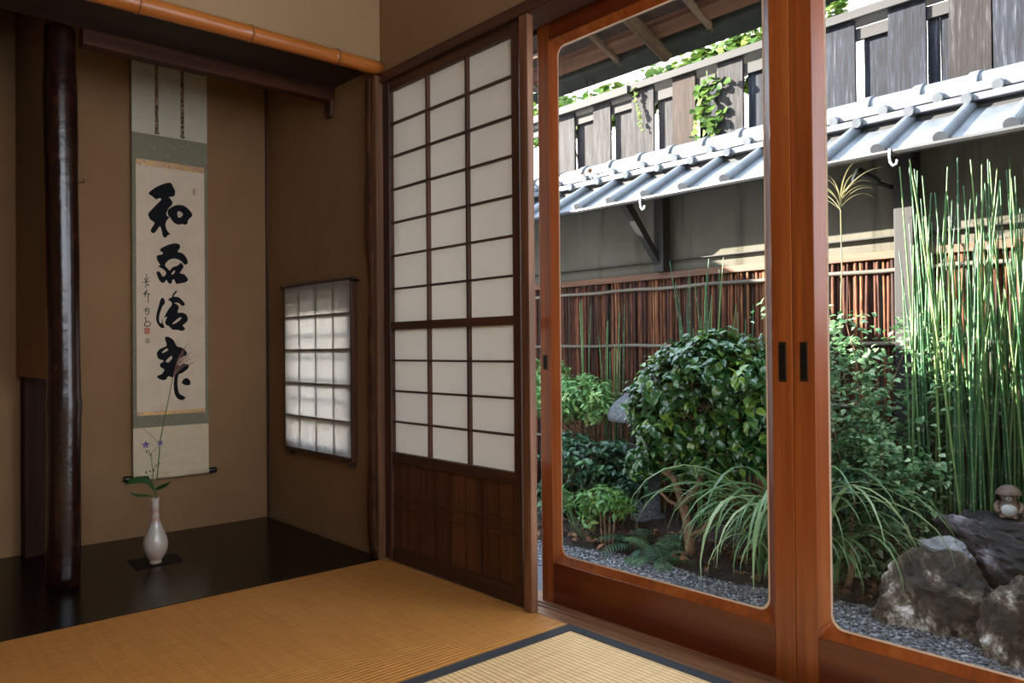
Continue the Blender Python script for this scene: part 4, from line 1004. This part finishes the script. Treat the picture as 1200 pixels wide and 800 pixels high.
g1 = grass_clump((2.0,-.53,G), 'big clump of long arching grass in front of the door meeting stiles', 92, (.6,1.3), .0145, 11, .05, .07, (1.3,1.57), (2.6,3.6), PI*.95)
for az, L, ln_, dr, b in ((PI*.62,1.35,1.52,3.9,(2.0,-.42)),(PI*.7,1.2,1.5,3.7,(1.98,-.45)),(PI*.8,1.15,1.5,3.3,(1.95,-.44)),(PI*.55,1.15,1.45,3.4,(2.05,-.47))):
    mb = MB(); blade(mb, (b[0],b[1],G-.01), az, L, ln_, .013, .6, dr, 18)
    mb.v = [(v[0]-2.0, v[1]+.53, v[2]-G) for v in mb.v]; o = mb.build('blade', M['grass'], None, smooth=True); o.parent = g1
grass_clump((2.05,-.66,G), 'clump of arching grass just right of the door meeting stiles', 50, (.5,.95), .010, 12, .04, .04, (1.25,1.55), (2.4,3.4), PI*1.2)

# --- bush clover: thin stems, many small leaves
t = thing('bush_clover', (2.35,-.78,G), 'airy small-leaved shrub between the door stile and the tall horsetails', 'shrub')
rs = random.Random(21); Pl = []; 
for k in range(26):
    b = Vector((2.35+rs.uniform(-.12,.12), -.76+rs.uniform(-.16,.16), G-.01)); tip = Vector((2.35+rs.uniform(-.35,.25), -.74+rs.uniform(-.38,.34), rs.uniform(.15,.98)))
    mid = b.lerp(tip, .5)+Vector((rs.uniform(-.05,.05),rs.uniform(-.05,.05),.08)); st = [b, b.lerp(mid,.5)+Vector((0,0,.05)), mid, mid.lerp(tip,.5)+Vector((0,0,.04)), tip]
    MB().tube(st, [.0045,.004,.0034,.0026,.0014], 6).build('stem', M['stem_wood'], t, smooth=True)
    for i in range(1, 5):
        for s in range(30): Pl.append((st[i-1].lerp(st[i], rs.random())+Vector((rs.gauss(0,.05),rs.gauss(0,.05),rs.gauss(0,.04))))[:])
Pl = np.array(Pl); per = 3; n = len(Pl)*per
D = RNG.normal(size=(n,3)); D[:,2] = D[:,2]*.4+.1
leaf_field('foliage', np.repeat(Pl, per, 0)+RNG.normal(size=(n,3))*.012, D, np.array([-.3,0,1.])+RNG.normal(size=(n,3))*.3, RNG.uniform(.022,.045,n), RNG.uniform(1.1,1.4,n), np.clip(RNG.normal(.48,.3,n), 0, 1), M['leaf_hagi'], OVAL, t)
t = thing('slender_trunk', (2.04,-.79,G), 'bare slim brown stem rising from the soil beside the right-hand gravel', 'stem')
MB().tube([(2.04,-.79,G-.02),gp(1000,660,2.04),gp(997,632,2.06),gp(1000,600,2.1),gp(1004,560,2.15)], [.017,.015,.013,.010,.006], 9).build('stem', M['stem_wood'], t, smooth=True)
bl = [blob(1005,575,2.1,.16,.12,.10), blob(1050,590,2.12,.12,.10,.08), blob(985,590,2.1,.1,.1,.08)]
foliage('foliage', bl, 110, 5, .036, M['leaf_dark'], OVAL, t, .8, 1, .2, .2)

# --- horsetails
def ht_mesh(name, L, bend, seed):
    rs = random.Random(seed); mb = MB(); pts = []; rad = []; tn = []
    nseg = int(L/.11); az = rs.uniform(0,6.28)
    for k in range(nseg+1):
        z = L*k/nseg; f_ = k/nseg; o = bend*f_*f_; c_ = (math.cos(az)*o, math.sin(az)*o)
        r = .0056*(1-.6*f_**3)
        if k < nseg:
            for dz, rr, tt in ((0,r*1.1,.7),(.007,r*1.1,.6),(.011,r,.0),(L/nseg-.006,r,0.)):
                o = bend*((z+dz)/L)**2; pts.append((math.cos(az)*o, math.sin(az)*o, z+dz)); rad.append(rr); tn.append(tt)
        else: pts.append((c_[0], c_[1], z)); rad.append(.0008); tn.append(.3)
    mb.tube(pts, rad, 7, tn); return mb.build(name, M['horsetail'], None, smooth=True)
def horsetails(loc, label, n, ax, ay, Hr, seed, group=None, lean=.024):
    rs = random.Random(seed); t = thing('horsetail_clump', loc, label, 'horsetails', group)
    proto = [ht_mesh('stem', Hr[0]+(Hr[1]-Hr[0])*k/6, rs.uniform(-.12,.12), seed+k) for k in range(min(7, n))]
    for k in range(n):
        p = proto[k % 7]; o = p if k < 7 else p.copy()
        if k >= 7: COL.objects.link(o)
        o.parent = t; o.location = (rs.uniform(-ax,ax), rs.uniform(-ay,ay), 0)
        o.rotation_euler = (rs.gauss(0,lean), rs.gauss(0,lean), rs.uniform(0,6.28))
    return t
horsetails((2.52,-1.14,G), 'left part of the tall horsetail stand behind the rocks', 98, .20, .17, (1.25,2.05), 31, 'tall horsetails')
horsetails((2.68,-1.50,G), 'right part of the tall horsetail stand behind the rocks, cut by the frame', 98, .17, .21, (1.3,2.1), 41, 'tall horsetails')
horsetails((2.72,.46,G), 'thin upright tuft of horsetails against the fence above the big bush', 22, .05, .10, (1.3,1.75), 51, 'thin horsetails by the fence', .03)
horsetails((2.75,1.24,G), 'few slender horsetails by the fence above the pale shrub', 9, .04, .12, (1.15,1.5), 61, 'thin horsetails by the fence', .03)
horsetails((2.75,1.53,G), 'two tall slender horsetails by the fence at the far left of the glass', 3, .02, .02, (1.5,1.66), 71, 'thin horsetails by the fence', .02)
horsetails((2.75,.16,G), 'two slender horsetails by the fence just left of the door stile', 3, .03, .03, (1.35,1.62), 81, 'thin horsetails by the fence', .03)

# --- tall grass flower head
t = thing('pampas_stalk', (2.6,-.5,G), 'single tall stalk with a drooping pale seed head beside the door stile', 'grass stalk')
top = Vector((2.6,-.527,1.52))
MB().tube([(2.6,-.5,G-.01),(2.6,-.51,.6),(2.6,-.53,1.2),top], [.005,.0045,.0035,.003], 7).build('stalk', M['plume'], t, smooth=True)
rs = random.Random(5)
for k in range(15):
    mb = MB(); az = (-PI/2 if k % 2 else PI/2)+rs.uniform(-.7,.7); blade(mb, top+Vector((0,0,.015*(k % 6))), az, rs.uniform(.22,.32), rs.uniform(.8,1.45), .004, rs.uniform(.3,1), rs.uniform(1.2,2.4), 10); mb.build('plume_strand', M['plume'], t)

# --- ivy
t = thing('ivy', (3.75,1.6,2.9), 'bright green ivy bank showing over the plank fence', 'ivy')
rs = random.Random(9); n = 5200
yy = RNG.uniform(.2,3.6,n); base_h = 3.08+.12*np.sin(yy*2.3)+.08*np.sin(yy*6.1)+.16*((yy < 2.0) & (yy > .4)); hh = RNG.random(n)*(base_h+.28-2.95)
P = np.stack([3.95+RNG.uniform(-.12,.2,n)+hh*.5, yy, 2.9+hh*(.6+.5*RNG.random(n))], 1)
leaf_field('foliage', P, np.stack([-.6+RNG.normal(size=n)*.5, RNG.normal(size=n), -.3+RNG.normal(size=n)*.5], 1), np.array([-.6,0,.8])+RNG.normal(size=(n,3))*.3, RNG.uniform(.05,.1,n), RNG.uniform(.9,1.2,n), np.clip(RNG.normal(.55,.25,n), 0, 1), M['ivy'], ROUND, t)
mb = MB()
for k in range(14): a = rs.uniform(.3,3.4); mb.tube([(4.0,a,G-.03),(4.0,a,1.0),(4.0,a+rs.uniform(-.2,.2),2.2),(3.95,a+rs.uniform(-.3,.3),3.1)], [.012,.012,.01,.006], 6)
mb.build('stem', M['stem_wood'], t)
t = thing('ivy_strand', (3.52,.93,2.2), 'leafy ivy strand hanging down through a gap in the plank fence', 'ivy')
n = 130; s = RNG.random(n); P = np.stack([3.52+RNG.uniform(-.03,.02,n), .93+RNG.normal(size=n)*.055+.10*(s < .25)*RNG.random(n), 2.22+s*.62], 1)
leaf_field('foliage', P, np.stack([-.7+RNG.normal(size=n)*.3, RNG.normal(size=n)*.7, -.6+RNG.normal(size=n)*.3], 1), np.array([-.8,0,.6])+RNG.normal(size=(n,3))*.3, RNG.uniform(.04,.07,n), RNG.uniform(.9,1.2,n), np.clip(RNG.normal(.5,.25,n), 0, 1), M['ivy'], ROUND, t)
MB().tube([(3.53,.95,2.9),(3.52,.92,2.6),(3.53,.96,2.2)], [.006,.005,.003], 6).build('stem', M['stem_green'], t)
t = thing('ivy_tendril', (3.53,1.55,2.6), 'thin pale ivy tendril trailing over the fence cap', 'ivy')
n = 26; s = RNG.random(n); P = np.stack([np.full(n,3.51), 1.55+.1*s+RNG.normal(size=n)*.012, 2.55+s*.4], 1)
leaf_field('foliage', P, np.stack([-.5+RNG.normal(size=n)*.3, RNG.normal(size=n)*.7, -.6+RNG.normal(size=n)*.3], 1), np.tile(np.array([-.8,0,.6]),(n,1)), RNG.uniform(.025,.04,n), np.ones(n), np.clip(RNG.normal(.8,.1,n), 0, 1), M['ivy'], ROUND, t)
MB().tube([(3.51,1.67,2.98),(3.515,1.62,2.8),(3.52,1.55,2.55)], .003, 5).build('stem', M['stem_green'], t)

# --- leaf litter
n = 420; yy = RNG.uniform(-1.25,1.2,n); xx = np.array([border(a) for a in yy])+RNG.uniform(.02,.55,n)
leaf_field('leaf_litter', np.stack([xx, yy, np.full(n, G+.04)+RNG.uniform(-.005,.015,n)], 1), np.concatenate([RNG.normal(size=(n,2)), RNG.normal(size=(n,1))*.25], 1), np.array([0,0,1.])+RNG.normal(size=(n,3))*.35, RNG.uniform(.03,.06,n), np.ones(n), RNG.random(n), M['dry'], OVAL, None)
tag(bpy.data.objects['leaf_litter'], 'scattered brown fallen leaves on the dark soil under the plants', 'leaf litter', kind='stuff')
for k, (px, py_) in enumerate(((690,213),(697,210),(704,207),(693,207),(700,214))):
    p = at(px, py_, 0, 3.0); p[2] = max(p[2], 2.13); mb = MB()
    d = np.array([[random.uniform(-1,-.2), random.uniform(-1,1), .25]])
    o = leaf_field('dry_leaf', np.array([[2.95-.0, p[1], 2.142+.004*k]]), d, np.array([[-.3,0,1.]]), np.array([.06]), np.ones(1), np.array([random.random()]), M['dry'], OVAL, None)
    tag(o, 'brown fallen leaf lying on the ridge courses of the tiled wall roof', 'fallen leaf', 'fallen leaves on the wall roof')

# ------------------------------------------------------------------ stone lantern
LX, LY = 2.62, .84
t = thing('stone_lantern', (LX,LY,G), 'grey stone lantern with a domed cap half hidden by the big bush', 'stone lantern')
ln = lambda prof, name, n=36: MB().lathe(prof, (LX,LY,0), n).build(name, M['granite'], t, smooth=True)
ln([(G-.02,.12),(G+.04,.12),(G+.05,.085),(-.02,.08),(-.005,.11),(.03,.12)], 'pedestal')
ln([(.03,.12),(.045,.2),(.05,.215),(.078,.22),(.088,.21),(.092,.14)], 'platform')
fb = ln([(.092,.085),(.094,.09),(.29,.09),(.295,.085)], 'fire_box', 6)
for s in (-.045,.045): B(LX-.095,LX-.07,LY+s-.03,LY+s+.03,.13,.25).build('opening_shade', M['post_dark'], fb)  # dark block drawn for the shade inside the opening
ln([(.275,.13),(.28,.24),(.285,.262),(.315,.268),(.36,.255),(.41,.215),(.45,.165),(.475,.11),(.488,.06),(.49,.02)], 'domed_cap')
ln([(.488,.05),(.505,.055),(.53,.045),(.55,.02),(.556,.004)], 'finial', 20)

# ------------------------------------------------------------------ rocks
def rock(c, rad, rot, seed, m, label, amp=.35, squash=None):
    bm = bmesh.new(); bmesh.ops.create_icosphere(bm, subdivisions=5, radius=1); rs = random.Random(seed); off = Vector((rs.uniform(0,50),rs.uniform(0,50),rs.uniform(0,50)))
    cuts = []
    for _ in range(9):
        d = Vector((rs.gauss(0,1),rs.gauss(0,1),rs.gauss(0,1))).normalized(); cuts.append((d, rs.uniform(.55,.85)))
    Rm = Matrix.Rotation(rot[2],3,'Z') @ Matrix.Rotation(rot[1],3,'Y') @ Matrix.Rotation(rot[0],3,'X')
    for v in bm.verts:
        p = v.co.copy()
        for d, h in cuts:
            e = p.dot(d)
            if e > h: p -= d*(e-h)*.85
        nrm = v.co.normalized()
        q = p*1.3+off; s = amp*(mnoise.fractal(q*1.2,1.0,2.1,4)*.5)+amp*.8*mnoise.ridged_multi_fractal(q*1.6,.9,2.2,5,1.0,2.0)*.3+amp*.16*mnoise.fractal(q*6,.8,2,4)
        p = p+nrm*(s-.12*amp)
        v.co = Rm @ Vector((p.x*rad[0],p.y*rad[1],p.z*rad[2]))
    me = bpy.data.meshes.new('garden_rock'); bm.to_mesh(me); bm.free(); me.materials.append(m)
    o = bpy.data.objects.new('garden_rock', me); COL.objects.link(o); o.location = c
    return tag(o, label, 'rock', 'garden rocks')
rock((1.96,-1.27,-.34), (.23,.25,.235), (.2,.35,.5), 3, M['rock'], 'brown and white garden rock at the front left of the rock group')
rock((1.80,-1.57,-.34), (.20,.17,.22), (.1,-.2,.3), 8, M['rock'], 'whitish garden rock at the right edge, nearest the glass')
rock((2.10,-1.21,-.125), (.10,.12,.065), (.1,.1,.2), 15, M['rock_pale'], 'pale bluish stone wedged above the front left rock', .25)
rock((2.27,-1.44,-.15), (.24,.34,.13), (.3,.15,.1), 23, M['rock_dark'], 'long dark purplish rock sloping down under the figurine')
rock((2.42,-1.36,-.055), (.18,.26,.075), (.05,.0,.2), 37, M['rock_dark'], 'flat dark rock at the top of the group where the figurine sits', .3)
rock((2.15,-1.45,-.35), (.3,.32,.14), (.1,.0,.9), 44, M['rock_dark'], 'dark low rock in the shadow under the group')

# ------------------------------------------------------------------ raccoon-dog figurine
TX, TY, TZ = 2.36, -1.385, .012
t = thing('figurine', (TX,TY,TZ), 'small pot-bellied ceramic animal figurine in a round hat on the rocks', 'figurine')
fw = Vector((-.83,-.25,0)).normalized()   # it faces the doors
sd = Vector((-fw.y, fw.x, 0)); O = Vector((TX,TY,TZ))
def W(a, b, c): return O+fw*a+sd*b+Vector((0,0,c))
def ell(mb, c, r, n=18, k=12):
    o = len(mb.v)
    for i in range(k+1):
        th = PI*i/k
        for j in range(n):
            ph = 2*PI*j/n; p = Vector(c)+fw*(r[0]*math.sin(th)*math.cos(ph))+sd*(r[1]*math.sin(th)*math.sin(ph))+Vector((0,0,r[2]*math.cos(th))); mb.v.append(tuple(p)); mb.t.append(0)
    for i in range(k):
        for j in range(n): mb.f.append((o+i*n+j,o+i*n+(j+1)%n,o+(i+1)*n+(j+1)%n,o+(i+1)*n+j))
    return mb
b = MB(); b.lathe([(.0,.030),(.006,.040),(.025,.046),(.045,.043),(.062,.034),(.070,.028),(.080,.030),(.092,.033),(.104,.030),(.114,.02),(.118,.006)], tuple(O), 24)
b.build('body', M['tan_brown'], t, smooth=True)
ell(MB(), W(.022,0,.034), (.030,.034,.030)).build('belly', M['tan_white'], t, smooth=True)
for s in (-1, 1):
    MB().tube([W(.0,s*.036,.066),W(.012,s*.048,.05),W(.028,s*.046,.034),W(.036,s*.036,.026)], [.010,.012,.011,.009], 10).build('arm', M['tan_brown'], t, smooth=True)
    ell(MB(), W(.030,s*.024,.006), (.018,.012,.008), 12, 8).build('foot', M['tan_brown'], t, smooth=True)
    ell(MB(), W(.029,s*.011,.096), (.0025,.003,.004), 10, 6).build('eye', M['iron'], t, smooth=True)
ell(MB(), W(.031,0,.086), (.012,.014,.009), 12, 8).build('muzzle', M['tan_white'], t, smooth=True)
ell(MB(), W(.042,0,.088), (.004,.005,.0035), 10, 6).build('nose', M['iron'], t, smooth=True)
MB().lathe([(.098,.044),(.100,.051),(.104,.052),(.118,.045),(.132,.033),(.140,.018),(.142,.003)], tuple(W(-.006,0,0)), 28).build('hat', M['tan_hat'], t, smooth=True)

# ------------------------------------------------------------------ light
wd = bpy.data.worlds.new('sky'); SC.world = wd; wd.use_nodes = True
n = wd.node_tree; bg = n.nodes['Background']
tc = node(n, 'ShaderNodeTexCoord'); sx = node(n, 'ShaderNodeSeparateXYZ'); n.links.new(tc.outputs['Generated'], sx.inputs[0])
r = ramp(n, sx.outputs['Z'], [(.0, (.86,.91,1.0)), (.35, (.80,.89,1.0)), (1, (.62,.78,1.0))]); n.links.new(r.outputs[0], bg.inputs['Color'])
bg.inputs['Strength'].default_value = 5.4
sl = bpy.data.lights.new('sun', 'SUN'); sl.energy = 46; sl.angle = .0093; sl.color = (1,.92,.82)
so = bpy.data.objects.new('sun', sl); COL.objects.link(so)
so.rotation_euler = Vector((1,-1.4,-.65)).to_track_quat('-Z','Y').to_euler()

cd = bpy.data.cameras.new('camera'); cd.sensor_width = 36; cd.lens = FPX/1200*36; cd.clip_start = .05
co = bpy.data.objects.new('camera', cd); COL.objects.link(co)
mw = Matrix.Identity(4)
for i in range(3): mw[i][0] = CR[i]; mw[i][1] = CU[i]; mw[i][2] = -CF[i]; mw[i][3] = CAM[i]
co.matrix_world = mw
SC.camera = co
SC.view_settings.view_transform = 'Standard'; SC.view_settings.look = 'None'; SC.view_settings.gamma = 1
SC.view_settings.use_curve_mapping = False; SC.view_settings.exposure = .2
SC.cycles.use_denoising = True
SC.cycles.max_bounces = 10; SC.cycles.diffuse_bounces = 6; SC.cycles.transparent_max_bounces = 12
SC.cycles.sample_clamp_indirect = 8
